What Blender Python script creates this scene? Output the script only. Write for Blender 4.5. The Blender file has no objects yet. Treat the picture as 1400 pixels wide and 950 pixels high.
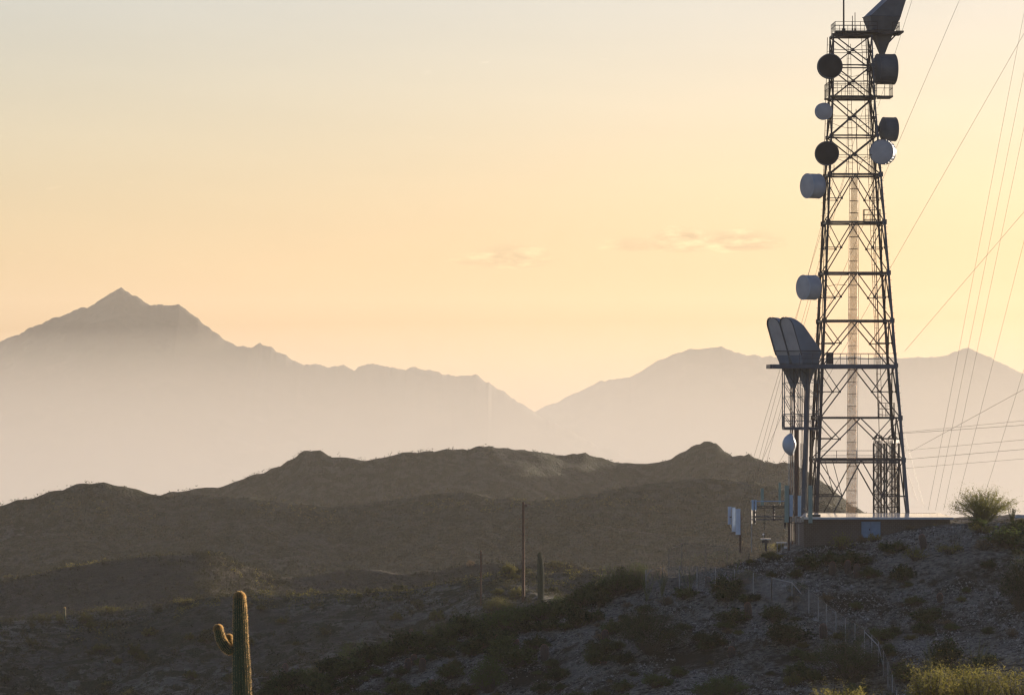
import bpy, math, random
from mathutils import Vector, Matrix, noise
random.seed(7)
R = math.radians
C = bpy.context.scene.collection
scn = bpy.context.scene

# ------------------------------------------------------------------ camera
F = 6200.0                       # focal length in photograph pixels (1400 wide)
PITCH = math.atan(73 / F)
cam = bpy.data.objects.new('camera', bpy.data.cameras.new('camera')); C.objects.link(cam)
cam.location = (0, 0, 0); cam.rotation_euler = (R(90) + PITCH, 0, 0)
cam.data.sensor_width = 36; cam.data.lens = 36 * F / 1400
cam.data.clip_start = 0.5; cam.data.clip_end = 60000
scn.camera = cam
cp, sp = math.cos(PITCH), math.sin(PITCH)

def ray(px, py):
    a = (px - 700) / F; b = (475 - py) / F
    return (a, cp - b * sp, sp + b * cp)
def P(px, py, D):
    d = ray(px, py); k = D / d[1]
    return Vector((d[0] * k, D, d[2] * k))
def zpy(py, D): return P(700, py, D).z

# ------------------------------------------------------------------ mesh builder
class MB:
    def __init__(s): s.v = []; s.f = []; s.m = []
    def add(s, vs, fs, mi=0):
        b = len(s.v); s.v += [tuple(v) for v in vs]
        for f in fs: s.f.append(tuple(b + i for i in f)); s.m.append(mi)
    def tube(s, p, q, r, r2=None, n=5, mi=0, caps=True):
        p = Vector(p); q = Vector(q); r2 = r if r2 is None else r2
        d = (q - p)
        if d.length < 1e-6: return
        d.normalize(); a = Vector((0, 0, 1)) if abs(d.z) < .9 else Vector((1, 0, 0))
        u = d.cross(a).normalized(); w = d.cross(u)
        vs = []
        for (c, rr) in ((p, r), (q, r2)):
            for i in range(n):
                t = 2 * math.pi * (i + .5) / n
                vs.append(c + (u * math.cos(t) + w * math.sin(t)) * rr)
        fs = [(i, (i + 1) % n, n + (i + 1) % n, n + i) for i in range(n)]
        if caps: fs += [tuple(range(n - 1, -1, -1)), tuple(range(n, 2 * n))]
        s.add(vs, fs, mi)
    def path(s, pts, rs, n=6, mi=0):
        for i in range(len(pts) - 1): s.tube(pts[i], pts[i + 1], rs[i], rs[i + 1], n, mi)
    def box(s, x0, x1, y0, y1, z0, z1, M=None, mi=0):
        vs = [Vector((x, y, z)) for z in (z0, z1) for y in (y0, y1) for x in (x0, x1)]
        if M is not None: vs = [M @ v for v in vs]
        s.add(vs, [(0, 2, 3, 1), (4, 5, 7, 6), (0, 1, 5, 4), (2, 6, 7, 3), (0, 4, 6, 2), (1, 3, 7, 5)], mi)
    def lathe(s, prof, M, n=28, mi=0, cap0=True, cap1=True):
        """prof: (axial, radius) along local +X"""
        vs = []
        for (a, r) in prof:
            for i in range(n):
                t = 2 * math.pi * i / n
                vs.append(M @ Vector((a, r * math.cos(t), r * math.sin(t))))
        fs = []
        for k in range(len(prof) - 1):
            for i in range(n):
                j = (i + 1) % n
                fs.append((k * n + i, k * n + j, (k + 1) * n + j, (k + 1) * n + i))
        if cap0: fs.append(tuple(range(n - 1, -1, -1)))
        if cap1: fs.append(tuple((len(prof) - 1) * n + i for i in range(n)))
        s.add(vs, fs, mi)
    def build(s, name, mat, parent=None, smooth=False):
        me = bpy.data.meshes.new(name); me.from_pydata(s.v, [], s.f)
        for m in (mat if isinstance(mat, (list, tuple)) else [mat]): me.materials.append(m)
        if any(s.m): me.polygons.foreach_set('material_index', s.m)
        if smooth: me.polygons.foreach_set('use_smooth', [True] * len(s.f))
        me.update()
        o = bpy.data.objects.new(name, me); C.objects.link(o)
        if parent is not None: o.parent = parent
        return o

def tag(o, label=None, cat=None, group=None, kind=None):
    if label: o['label'] = label
    if cat: o['category'] = cat
    if group: o['group'] = group
    if kind: o['kind'] = kind
    return o
def thing(name, label, cat, loc=(0, 0, 0), rz=0, group=None, parent=None):
    o = bpy.data.objects.new(name, None); C.objects.link(o)
    o.location = loc; o.rotation_euler = (0, 0, rz); o.empty_display_size = .3
    return tag(o, label, cat, group)
def part(name, loc, parent):
    o = bpy.data.objects.new(name, None); C.objects.link(o); o.location = loc; o.parent = parent
    return o
def dup(root, loc, rz=0, sc=(1, 1, 1), label=None, group=None):
    r = root.copy(); C.objects.link(r); r.location = loc; r.rotation_euler = (0, 0, rz); r.scale = sc
    if label: r['label'] = label
    if group: r['group'] = group
    for ch in list(root.children):
        c = ch.copy(); C.objects.link(c); c.parent = r
        for g in ch.children:
            d = g.copy(); C.objects.link(d); d.parent = c
    return r

# ------------------------------------------------------------------ materials
def newmat(name):
    m = bpy.data.materials.new(name); m.use_nodes = True
    nt = m.node_tree; b = nt.nodes['Principled BSDF']
    return m, nt, b
def N(nt, t, **kw):
    n = nt.nodes.new(t)
    for k, v in kw.items():
        if k in n.inputs.keys(): n.inputs[k].default_value = v
        else: setattr(n, k, v)
    return n
def ramp(nt, src, stops):
    r = nt.nodes.new('ShaderNodeValToRGB'); e = r.color_ramp.elements
    while len(e) < len(stops): e.new(.5)
    for i, (p, c) in enumerate(stops): e[i].position = p; e[i].color = (*c, 1)
    nt.links.new(src, r.inputs[0]); return r
def simple(name, c1, c2=None, rough=.6, metal=0., scale=2., bump=0., spec=.5):
    m, nt, b = newmat(name)
    c2 = c2 or tuple(x * .7 for x in c1)
    tc = N(nt, 'ShaderNodeTexCoord'); no = N(nt, 'ShaderNodeTexNoise', Scale=scale, Detail=6.)
    nt.links.new(tc.outputs['Object'], no.inputs['Vector'])
    r = ramp(nt, no.outputs['Fac'], [(.35, c1), (.65, c2)])
    nt.links.new(r.outputs[0], b.inputs['Base Color'])
    b.inputs['Roughness'].default_value = rough; b.inputs['Metallic'].default_value = metal
    b.inputs['Specular IOR Level'].default_value = spec
    if bump:
        bp = N(nt, 'ShaderNodeBump', Strength=bump, Distance=.05)
        nt.links.new(no.outputs['Fac'], bp.inputs['Height']); nt.links.new(bp.outputs[0], b.inputs['Normal'])
    return m
def leafmat(name, c1, c2, trans=.45, tcol=None, scale=1.2):
    m, nt, b = newmat(name)
    geo = N(nt, 'ShaderNodeNewGeometry'); oi = N(nt, 'ShaderNodeObjectInfo')
    no = N(nt, 'ShaderNodeTexNoise', Scale=scale, Detail=3.)
    nt.links.new(geo.outputs['Position'], no.inputs['Vector'])
    ad = N(nt, 'ShaderNodeMath', operation='ADD'); nt.links.new(no.outputs['Fac'], ad.inputs[0])
    mu = N(nt, 'ShaderNodeMath', operation='MULTIPLY'); mu.inputs[1].default_value = .45
    nt.links.new(oi.outputs['Random'], mu.inputs[0]); nt.links.new(mu.outputs[0], ad.inputs[1])
    r = ramp(nt, ad.outputs[0], [(.5, c1), (.98, c2)])
    b.inputs['Roughness'].default_value = .75; b.inputs['Specular IOR Level'].default_value = .15
    nt.links.new(r.outputs[0], b.inputs['Base Color'])
    tr = N(nt, 'ShaderNodeBsdfTranslucent')
    if tcol: tr.inputs[0].default_value = (*tcol, 1)
    else: nt.links.new(r.outputs[0], tr.inputs[0])
    mx = N(nt, 'ShaderNodeMixShader', Fac=trans)
    nt.links.new(b.outputs[0], mx.inputs[1]); nt.links.new(tr.outputs[0], mx.inputs[2])
    nt.links.new(mx.outputs[0], nt.nodes['Material Output'].inputs['Surface'])
    return m
def meshy(name, col, fac, trans=0.):
    """perforated metal or woven wire: part of the light passes"""
    m, nt, b = newmat(name)
    b.inputs['Base Color'].default_value = (*col, 1); b.inputs['Roughness'].default_value = .5
    t = N(nt, 'ShaderNodeBsdfTransparent'); mx = N(nt, 'ShaderNodeMixShader')
    tc = N(nt, 'ShaderNodeTexCoord'); no = N(nt, 'ShaderNodeTexNoise', Scale=1.5, Detail=2.)
    nt.links.new(tc.outputs['Object'], no.inputs['Vector'])
    mr = N(nt, 'ShaderNodeMapRange'); mr.inputs[1].default_value = .3; mr.inputs[2].default_value = .7
    mr.inputs[3].default_value = fac * .8; mr.inputs[4].default_value = min(1, fac * 1.2)
    nt.links.new(no.outputs['Fac'], mr.inputs[0]); nt.links.new(mr.outputs[0], mx.inputs[0])
    nt.links.new(t.outputs[0], mx.inputs[1]); nt.links.new(b.outputs[0], mx.inputs[2])
    nt.links.new(mx.outputs[0], nt.nodes['Material Output'].inputs['Surface'])
    return m
def terrain_mat(name, soil, stone, scrub, s_patch, s_stone, stone_amt=.5, scrub_amt=.5, bump=.4, dist=.15):
    m, nt, b = newmat(name); L = nt.links.new
    g = N(nt, 'ShaderNodeNewGeometry')
    n1 = N(nt, 'ShaderNodeTexNoise', Scale=s_patch, Detail=6., Roughness=.65)
    n2 = N(nt, 'ShaderNodeTexNoise', Scale=s_patch * 4.3, Detail=8., Roughness=.7)
    vo = N(nt, 'ShaderNodeTexVoronoi', Scale=s_stone); vo2 = N(nt, 'ShaderNodeTexVoronoi', Scale=s_stone * 2.7)
    n3 = N(nt, 'ShaderNodeTexNoise', Scale=s_patch * 9, Detail=5., Roughness=.7)
    for n in (n1, n2, vo, vo2, n3): L(g.outputs['Position'], n.inputs['Vector'])
    r1 = ramp(nt, n2.outputs['Fac'], [(.3, tuple(x * .7 for x in soil)), (.7, tuple(x * 1.25 for x in soil))])
    sc = ramp(nt, vo.outputs['Color'], [(.1, tuple(x * .55 for x in stone)), (.9, tuple(x * 1.2 for x in stone))])
    # where stones lie
    mm = N(nt, 'ShaderNodeMath', operation='MULTIPLY'); L(n1.outputs['Fac'], mm.inputs[0]); L(n3.outputs['Fac'], mm.inputs[1])
    sm = ramp(nt, mm.outputs[0], [(.30 - .18 * stone_amt, (0, 0, 0)), (.38 - .18 * stone_amt, (1, 1, 1))])
    x1 = N(nt, 'ShaderNodeMixRGB'); L(sm.outputs[0], x1.inputs[0]); L(r1.outputs[0], x1.inputs[1]); L(sc.outputs[0], x1.inputs[2])
    gm = ramp(nt, n3.outputs['Fac'], [(.64 - .25 * scrub_amt, (0, 0, 0)), (.70 - .25 * scrub_amt, (1, 1, 1))])
    x2 = N(nt, 'ShaderNodeMixRGB'); L(gm.outputs[0], x2.inputs[0]); L(x1.outputs[0], x2.inputs[1]); x2.inputs[2].default_value = (*scrub, 1)
    L(x2.outputs[0], b.inputs['Base Color']); b.inputs['Roughness'].default_value = .95; b.inputs['Specular IOR Level'].default_value = .1
    ad = N(nt, 'ShaderNodeMath', operation='ADD'); L(vo.outputs['Distance'], ad.inputs[0]); L(n2.outputs['Fac'], ad.inputs[1])
    ad2 = N(nt, 'ShaderNodeMath', operation='ADD'); L(ad.outputs[0], ad2.inputs[0]); L(vo2.outputs['Distance'], ad2.inputs[1])
    bp = N(nt, 'ShaderNodeBump', Strength=bump, Distance=dist); L(ad2.outputs[0], bp.inputs['Height']); L(bp.outputs[0], b.inputs['Normal'])
    return m
M = {}
M['steel'] = simple('galvanised_steel', (.055, .05, .055), (.03, .027, .03), rough=.5, metal=.3, scale=1.5)
M['steel_blue'] = simple('painted_steel', (.06, .08, .11), (.04, .055, .08), rough=.5, scale=1.2)
M['rust'] = simple('rusty_steel', (.10, .055, .04), (.06, .035, .03), rough=.7, scale=3)
M['horn'] = simple('horn_paint', (.15, .20, .26), (.12, .16, .21), rough=.5, scale=.6)
M['radome'] = simple('radome_grey', (.42, .42, .42), (.34, .34, .35), rough=.55, scale=.8)
M['radome_dark'] = simple('radome_black', (.018, .02, .024), (.010, .011, .013), rough=.7, scale=.8)
M['shroud'] = simple('shroud_paint', (.42, .47, .52), (.33, .38, .44), rough=.4, scale=.8)
M['shroud_dark'] = simple('shroud_dark_paint', (.09, .105, .125), (.06, .075, .09), rough=.5, scale=.8)
M['duct'] = meshy('perforated_duct', (.72, .46, .24), .38)
M['link'] = meshy('chain_link', (.24, .23, .22), .17)
M['post'] = simple('fence_steel', (.34, .33, .31), (.26, .25, .24), rough=.45, metal=.2)
M['wire'] = simple('wire_steel', (.22, .19, .15), rough=.5)
M['wall'] = simple('brown_block_wall', (.115, .085, .066), (.09, .066, .052), rough=.9, scale=1.1, bump=.3)
M['roof'] = simple('white_roof_coating', (.84, .82, .79), (.76, .74, .71), rough=.10, scale=.5, spec=1.)
M['fascia'] = simple('grey_fascia', (.42, .45, .48), (.33, .35, .38), rough=.5)
M['door'] = simple('blue_door', (.16, .25, .36), (.13, .21, .31), rough=.5)
M['pan_w'] = simple('panel_white', (.58, .66, .76), (.50, .58, .68), rough=.4)
M['pan_g'] = simple('panel_green', (.23, .32, .28), (.19, .27, .24), rough=.5)
M['pan_b'] = simple('panel_blue', (.36, .48, .62), (.30, .42, .55), rough=.4)
M['wood'] = simple('creosoted_wood', (.12, .06, .035), (.07, .035, .022), rough=.85, scale=4)
M['black'] = simple('black_rubber', (.03, .03, .03), rough=.6)
M['bark'] = simple('shrub_bark', (.10, .08, .055), (.06, .05, .04), rough=.9, scale=6)
M['bark_green'] = simple('green_bark', (.12, .13, .05), (.09, .10, .05), rough=.8, scale=6)
M['skin'] = simple('cactus_skin', (.06, .085, .03), (.04, .06, .022), rough=.6, scale=3, bump=.2)
M['skin_dark'] = simple('barrel_skin', (.07, .045, .035), (.045, .035, .03), rough=.7, scale=6)
M['spine'] = leafmat('cactus_spines', (.34, .27, .14), (.42, .34, .19), trans=.6, tcol=(.75, .52, .24))
M['spine_red'] = leafmat('barrel_spines', (.30, .14, .09), (.36, .18, .12), trans=.4)
M['leaf_dark'] = leafmat('leaf_creosote', (.022, .036, .012), (.085, .115, .032), trans=.35)
M['leaf_green'] = leafmat('leaf_green', (.060, .095, .022), (.11, .155, .04), trans=.45)
M['leaf_olive'] = leafmat('leaf_olive', (.08, .08, .026), (.16, .15, .045), trans=.5)
M['leaf_sunlit_yellow'] = leafmat('leaf_sunlit_yellow', (.17, .16, .045), (.26, .22, .06), trans=.55)  # bright yellow leaf tone: sunlight is put into the colour
M['leaf_dry'] = leafmat('leaf_dry', (.16, .11, .06), (.22, .16, .09), trans=.45)
M['far_leaf'] = leafmat('far_scrub', (.05, .055, .026), (.12, .11, .05), trans=.4, scale=.04)
M['rock'] = simple('pale_stone', (.34, .32, .29), (.14, .128, .112), rough=.9, scale=1.7, spec=.15)
M['spine_dark'] = leafmat('dark_cactus_spines', (.10, .09, .05), (.14, .12, .07), trans=.3)
M['scrub_mid'] = leafmat('scrub_dark_mix', (.022, .026, .014), (.075, .07, .034), trans=.35, scale=.06)
M['skin_deep'] = simple('dark_cactus_skin', (.03, .046, .014), (.02, .032, .010), rough=.7, scale=3)
def add_blocks(m):
    """mortar joints on the block wall, as bump and slightly paler lines"""
    nt = m.node_tree; b = nt.nodes['Principled BSDF']; tc = N(nt, 'ShaderNodeTexCoord'); mp = N(nt, 'ShaderNodeMapping'); mp.inputs['Rotation'].default_value = (R(90), 0, 0)
    br = N(nt, 'ShaderNodeTexBrick', Scale=1.0); br.inputs['Brick Width'].default_value = .4; br.inputs['Row Height'].default_value = .2; br.inputs['Mortar Size'].default_value = .014
    nt.links.new(tc.outputs['Object'], mp.inputs[0]); nt.links.new(mp.outputs[0], br.inputs['Vector'])
    bp = N(nt, 'ShaderNodeBump', Strength=.5, Distance=.02); nt.links.new(br.outputs['Fac'], bp.inputs['Height']); bp.invert = True; nt.links.new(bp.outputs[0], b.inputs['Normal'])
    src = b.inputs['Base Color'].links[0].from_socket; mx = N(nt, 'ShaderNodeMixRGB'); nt.links.new(br.outputs['Fac'], mx.inputs[0]); nt.links.new(src, mx.inputs[1]); mx.inputs[2].default_value = (.16, .13, .105, 1); nt.links.new(mx.outputs[0], b.inputs['Base Color'])
add_blocks(M['wall'])
SKY_TINT = (1, .90, 1.12); EXPOSURE = 1.13
SUNP = (5., 46.); DUST = 1.6; OZ = 1.6; SUNC = (1, .83, .64); AIR = 1.0
HAZE_D, HAZE_G = 3.5e-5, 0.22
MIST_D, MIST_TOP = 5.0e-4, 455
# ------------------------------------------------------------------ light and air
SUN_EL, SUN_AZ = SUNP      # azimuth measured from +Y (view direction) towards +X
sd = Vector((math.sin(R(SUN_AZ)) * math.cos(R(SUN_EL)), math.cos(R(SUN_AZ)) * math.cos(R(SUN_EL)), math.sin(R(SUN_EL))))
sl = bpy.data.lights.new('sun', 'SUN'); sl.energy = 5.0; sl.angle = R(.53); sl.color = SUNC
so = bpy.data.objects.new('sun', sl); C.objects.link(so)
so.rotation_euler = sd.to_track_quat('Z', 'Y').to_euler(); so.location = (60, 100, 60)
w = bpy.data.worlds.new('World'); scn.world = w; w.use_nodes = True
nt = w.node_tree; L = nt.links.new; bg = nt.nodes['Background']
sky = nt.nodes.new('ShaderNodeTexSky'); sky.sky_type = 'NISHITA'; sky.sun_disc = False
sky.sun_elevation = R(SUN_EL); sky.sun_rotation = R(SUN_AZ)
sky.altitude = 400; sky.air_density = AIR; sky.dust_density = DUST; sky.ozone_density = OZ
bg.inputs['Strength'].default_value = SKY_STRENGTH = 0.1
# thin clouds: noise over the direction of view in the world, low above the horizon
tc = nt.nodes.new('ShaderNodeTexCoord'); sx = nt.nodes.new('ShaderNodeSeparateXYZ'); L(tc.outputs['Generated'], sx.inputs[0])
def mth(op, a, b=None, c=None, clamp=False):
    n = nt.nodes.new('ShaderNodeMath'); n.operation = op; n.use_clamp = clamp
    for i, x in enumerate((a, b, c)):
        if x is None: continue
        if isinstance(x, (int, float)): n.inputs[i].default_value = x
        else: L(x, n.inputs[i])
    return n.outputs[0]
az = mth('ARCTAN2', sx.outputs[0], sx.outputs[1]); el = mth('ARCSINE', sx.outputs[2])
cx = nt.nodes.new('ShaderNodeCombineXYZ'); L(mth('MULTIPLY', az, 1.0), cx.inputs[0]); L(mth('MULTIPLY', el, 3.4), cx.inputs[1])
def cnoise(scale, detail=5.):
    n = nt.nodes.new('ShaderNodeTexNoise'); n.inputs['Scale'].default_value = scale; n.inputs['Detail'].default_value = detail
    n.inputs['Roughness'].default_value = .6; L(cx.outputs[0], n.inputs['Vector']); return n.outputs['Fac']
QF = F / 4000.; puff = cnoise(80. * QF)
def blob(a0, e0, ra, re_, gain=1.0):
    u = mth('DIVIDE', mth('SUBTRACT', az, a0), ra * 1.3 / QF); v = mth('DIVIDE', mth('SUBTRACT', el, e0), re_ * 1.25 / QF)
    # flat underside: squash below centre
    v = mth('MAXIMUM', v, mth('MULTIPLY', v, -2.2))
    r2 = mth('ADD', mth('MULTIPLY', u, u), mth('MULTIPLY', v, v))
    return mth('MULTIPLY', mth('SUBTRACT', 1.0, r2, clamp=True), gain)
def A(px): return math.atan((px - 700) / F)
def E(py): return math.atan((548 - py) / F)
bl = blob(A(700), E(357), .0155, .0068, .8)
for b_ in (blob(A(865), E(338), .010, .0045, .7), blob(A(935), E(335), .013, .0062, 1.), blob(A(1010), E(335), .017, .0058, .9), blob(A(650), E(360), .013, .002, .6)):
    bl = mth('MAXIMUM', bl, b_)
cm = mth('MULTIPLY', mth('SUBTRACT', mth('ADD', bl, mth('MULTIPLY', puff, 1.5)), 1.0), 2.2, clamp=True)
streak_v = nt.nodes.new('ShaderNodeCombineXYZ'); L(mth('ADD', mth('MULTIPLY', az, 2.0), mth('MULTIPLY', el, 6)), streak_v.inputs[0]); L(mth('MULTIPLY', el, 16), streak_v.inputs[1])
sn = nt.nodes.new('ShaderNodeTexNoise'); sn.inputs['Scale'].default_value = 3.; sn.inputs['Detail'].default_value = 4.; L(streak_v.outputs[0], sn.inputs['Vector'])
st = mth('MULTIPLY', mth('SUBTRACT', sn.outputs['Fac'], .5), .16)
lit = mth('MULTIPLY', mth('SUBTRACT', puff, .42), 2.4, clamp=True)
# cloud brightness relative to the sky behind: warm grey base, bright sunlit heads
shade = mth('ADD', .74, mth('MULTIPLY', lit, .85))
fac = mth('ADD', mth('MULTIPLY', mth('SUBTRACT', shade, 1.0), cm), mth('ADD', 1.0, st))
mu = nt.nodes.new('ShaderNodeVectorMath'); mu.operation = 'SCALE'
tint = nt.nodes.new('ShaderNodeMixRGB'); tint.blend_type = 'MULTIPLY'; tint.inputs[0].default_value = 1
tint.inputs[2].default_value = (*SKY_TINT, 1)
L(sky.outputs[0], tint.inputs[1]); L(tint.outputs[0], mu.inputs[0]); L(fac, mu.inputs['Scale']); L(mu.outputs[0], bg.inputs['Color'])
vs = scn.view_settings
vs.view_transform = 'Standard'; vs.look = 'None'; vs.gamma = 1; vs.use_curve_mapping = False; vs.exposure = EXPOSURE
scn.cycles.use_denoising = True
scn.cycles.max_bounces = 6; scn.cycles.diffuse_bounces = 2; scn.cycles.glossy_bounces = 2; scn.cycles.transmission_bounces = 4
scn.cycles.volume_bounces = 1; scn.cycles.transparent_max_bounces = 24
scn.cycles.filter_width = 1.3
def volmat(name, dens, col, g):
    m = bpy.data.materials.new(name); m.use_nodes = True; n = m.node_tree; n.nodes.clear()
    o = n.nodes.new('ShaderNodeOutputMaterial'); v = n.nodes.new('ShaderNodeVolumePrincipled')
    v.inputs['Color'].default_value = (*col, 1); v.inputs['Density'].default_value = dens; v.inputs['Anisotropy'].default_value = g
    n.links.new(v.outputs[0], o.inputs['Volume'])
    try: m.cycles.homogeneous_volume = True
    except Exception: pass
    return m
hz = MB(); hz.box(-7000, 7000, -900, 13500, -420, 300)
tag(hz.build('haze', volmat('haze_air', HAZE_D, (.98, .95, .87), HAZE_G)), 'pale golden evening haze filling the valley and fading the far ranges', 'haze', kind='stuff')

# ------------------------------------------------------------------ terrain
def lerp_table(tab, x):
    if x <= tab[0][0]: return tab[0][1]
    for i in range(len(tab) - 1):
        if x <= tab[i + 1][0]:
            a, b = tab[i], tab[i + 1]; t = (x - a[0]) / (b[0] - a[0])
            return a[1] + (b[1] - a[1]) * t
    return tab[-1][1]
def fbm(x, y, z, o=5, H=.9): return noise.fractal(Vector((x, y, z)), H, 2.1, o)
BASE = [(-900, 6), (-40, 2), (0, -1.8), (20, -3.4), (60, -7.0), (100, -10.6), (155, -12.9), (190, -14.4), (300, -24), (400, -33), (470, -40), (641, -47), (1000, -75), (1600, -115), (3000, -150), (9000, -260), (20000, -390)]
def base_z(X, Y):
    z = lerp_table(BASE, Y)
    amp = min(1., abs(Y) / 60) * .35 + min(6, max(0, Y - 1000) / 500)
    return z + amp * fbm(X / 30, Y / 30, 1.3)
def ridge_fn(sil, D, front, back, amp, nscale, seed, wob=0., spur=0., jag=0., kf=.022):
    wide = [(x, sum(lerp_table(sil, x + d) for d in range(-48, 49, 8)) / 13 + 3) for x in range(int(sil[0][0]), int(sil[-1][0]), 20)]
    def f(X, Y):
        px = 700 + F * X / D
        Dr = D + wob * noise.noise(Vector((X / (D * .06), seed, 0)))
        d = Dr - Y; keep = math.exp(-abs(d) / (D * kf))
        py = lerp_table(wide, px); py += (lerp_table(sil, px) - py) * keep
        zr = zpy(py, D) * Dr / D + (jag * math.exp(-abs(d) / 20) * noise.fractal(Vector((X / (D * .0035), seed, 3.)), .6, 2.2, 4) if jag else 0)
        if d >= 0:
            k = 1 - math.exp(-d / (D * .02))
            z = zr - front * d
        else:
            k = 1 - math.exp(d / (D * .02)); z = zr + back * d
        rid = 1 - abs(noise.noise(Vector((X / nscale + seed, Y / (nscale * 2.2), seed)))) * 2
        z += k * amp * (fbm(X / nscale, Y / nscale, seed) + spur * (rid - .6))
        z += amp * .05 * fbm(X / nscale * 9, Y / nscale * 9, seed, 3)
        return z
    return f
HS = [(-400, 1230), (0, 1075), (200, 1005), (300, 966), (350, 950), (400, 936), (450, 916), (500, 903), (560, 884), (600, 876), (640, 864), (700, 850), (740, 840),
      (800, 818), (850, 805), (900, 792), (950, 784), (1000, 772), (1050, 760), (1100, 750), (1150, 745), (1200, 736), (1250, 724), (1300, 716),
      (1350, 714), (1400, 711), (1600, 704), (1900, 715), (2400, 800)]
def smooth_sil(s, k=14):
    return [(x, sum(lerp_table(s, x + d) for d in (-k, -k / 2, 0, k / 2, k)) / 5) for x in range(int(s[0][0]), int(s[-1][0]), 10)]
HSs = smooth_sil(HS)
HD = 459.
def hill_z(X, Y):
    px = 700 + F * X / HD
    zr = zpy(lerp_table(HSs, px), HD)
    d = HD - Y
    slope = .25
    if d >= 0:
        z = zr - slope * d * (1 - .25 * math.exp(-d / 8)) ; k = 1 - math.exp(-d / 6)
    else:
        pl = min(1, max(0, (px - 980) / 120))           # level ground under the building and tower
        z = zr + d * .30 * (1 - pl) + pl * (-(.012) * -d if d > -34 else (.012 * -34 + (d + 34) * .3)); k = min(1, -d / 6) * (1 - pl)
    g = noise.noise(Vector((X / 9, Y / 22, 4.)))
    z += k * (1.1 * fbm(X / 22, Y / 22, 5.5, 4) + .5 * g) + .13 * fbm(X / 2.4, Y / 2.4, 2., 4, .6)
    return z
SA = [(-500, 890), (-200, 868), (0, 850), (60, 843), (130, 835), (200, 828), (250, 822), (300, 815), (340, 812), (420, 813), (470, 810), (560, 806), (600, 800), (650, 790), (690, 783), (760, 781), (900, 786), (1100, 800), (1500, 840), (2200, 900)]
SB = [(-500, 860), (-200, 830), (0, 797), (50, 786), (100, 774), (150, 766), (200, 761), (270, 756), (300, 758), (320, 768), (345, 777), (370, 786), (400, 789), (440, 784), (480, 775), (510, 777), (540, 783), (600, 779), (640, 768), (700, 769), (770, 768), (810, 775), (870, 777), (950, 782), (1200, 800), (1600, 850), (2200, 900)]
SC = [(-700, 760), (-300, 730), (-100, 700), (0, 687), (40, 678), (80, 667), (110, 659), (140, 658), (165, 664), (195, 673), (225, 677), (300, 677), (350, 680), (420, 688), (470, 691), (520, 686), (560, 677), (600, 671), (640, 672), (690, 681), (740, 683), (790, 679), (840, 668), (900, 658), (960, 652), (1030, 655), (1080, 668), (1170, 702), (1250, 745), (1500, 800), (2200, 860)]
SD = [(-700, 800), (-200, 740), (0, 700), (200, 679), (225, 673), (260, 666), (300, 666), (330, 653), (370, 642), (400, 626), (412, 616), (425, 612), (440, 614), (455, 622), (500, 628), (550, 619), (600, 614), (640, 613), (655, 609), (700, 613), (750, 617), (770, 621), (800, 618), (850, 631), (885, 635), (920, 627), (945, 611), (965, 603), (980, 603), (990, 612), (1005, 623), (1025, 620), (1045, 630), (1065, 632), (1085, 631), (1105, 646), (1130, 661), (1160, 691), (1200, 712), (1400, 760), (1800, 790), (2400, 820)]
fA = ridge_fn(SA, 700., .21, .16, 5.0, 45., 3.1, 25, .5)
fB = ridge_fn(SB, 960., .26, .22, 5.0, 60., 7.7, 30, .4, 0., .007)
fC = ridge_fn(SC, 1600., .34, .3, 13.0, 110., 11.3, 60, .9, 0., .01)
fD = ridge_fn(SD, 2200., .36, .35, 15.0, 130., 17.9, 60, .9, 0., .01)
def G(X, Y):
    z = base_z(X, Y)
    if 330 < Y < 580: z = max(z, hill_z(X, Y))
    if 540 < Y < 860: z = max(z, fA(X, Y))
    if 760 < Y < 1200: z = max(z, fB(X, Y))
    if 1200 < Y < 2000: z = max(z, fC(X, Y))
    if 1700 < Y < 2700: z = max(z, fD(X, Y))
    return z
def cast(px, py, y0=340., y1=2600., st=1.5):
    d = ray(px, py); Y = y0; prev = None
    while Y < y1:
        X, Z = d[0] / d[1] * Y, d[2] / d[1] * Y
        if Z < G(X, Y):
            lo, hi = Y - st, Y
            for _ in range(10):
                m_ = (lo + hi) / 2
                if d[2] / d[1] * m_ < G(d[0] / d[1] * m_, m_): hi = m_
                else: lo = m_
            return Vector((d[0] / d[1] * hi, hi, G(d[0] / d[1] * hi, hi)))
        Y += st; 
    return None
def sheet(name, fn, xs_of, ys, nx, mat, label, smooth=True):
    """xs_of(Y) -> (x0, x1); grid of the height function"""
    vs = []; fs = []
    for Y in ys:
        x0, x1 = xs_of(Y)
        for i in range(nx + 1):
            X = x0 + (x1 - x0) * i / nx; vs.append((X, Y, fn(X, Y)))
    n = nx + 1
    for j in range(len(ys) - 1):
        for i in range(nx): a = j * n + i; fs.append((a, a + 1, a + n + 1, a + n))
    b = MB(); b.v = vs; b.f = fs; b.m = [0] * len(fs)
    o = b.build(name, mat, smooth=smooth)
    return tag(o, label, kind='structure')
def rng(a, b, n): return [a + (b - a) * i / n for i in range(n + 1)]
def geo(a, b, n): return [a * (b / a) ** (i / n) for i in range(n + 1)]
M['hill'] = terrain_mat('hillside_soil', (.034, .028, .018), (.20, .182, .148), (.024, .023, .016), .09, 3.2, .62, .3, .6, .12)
M['slopeA'] = terrain_mat('stony_slope', (.062, .057, .042), (.165, .155, .12), (.045, .045, .026), .03, 1.2, .62, .65, .6, .4)
M['slopeB'] = terrain_mat('scrubby_slope', (.052, .046, .035), (.095, .083, .066), (.055, .05, .035), .02, .8, .45, .6, .6, .6)
M['slopeC'] = terrain_mat('hill_soil', (.044, .048, .034), (.098, .098, .078), (.015, .02, .009), .02, .35, .35, .75, .7, 1.6)
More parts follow.
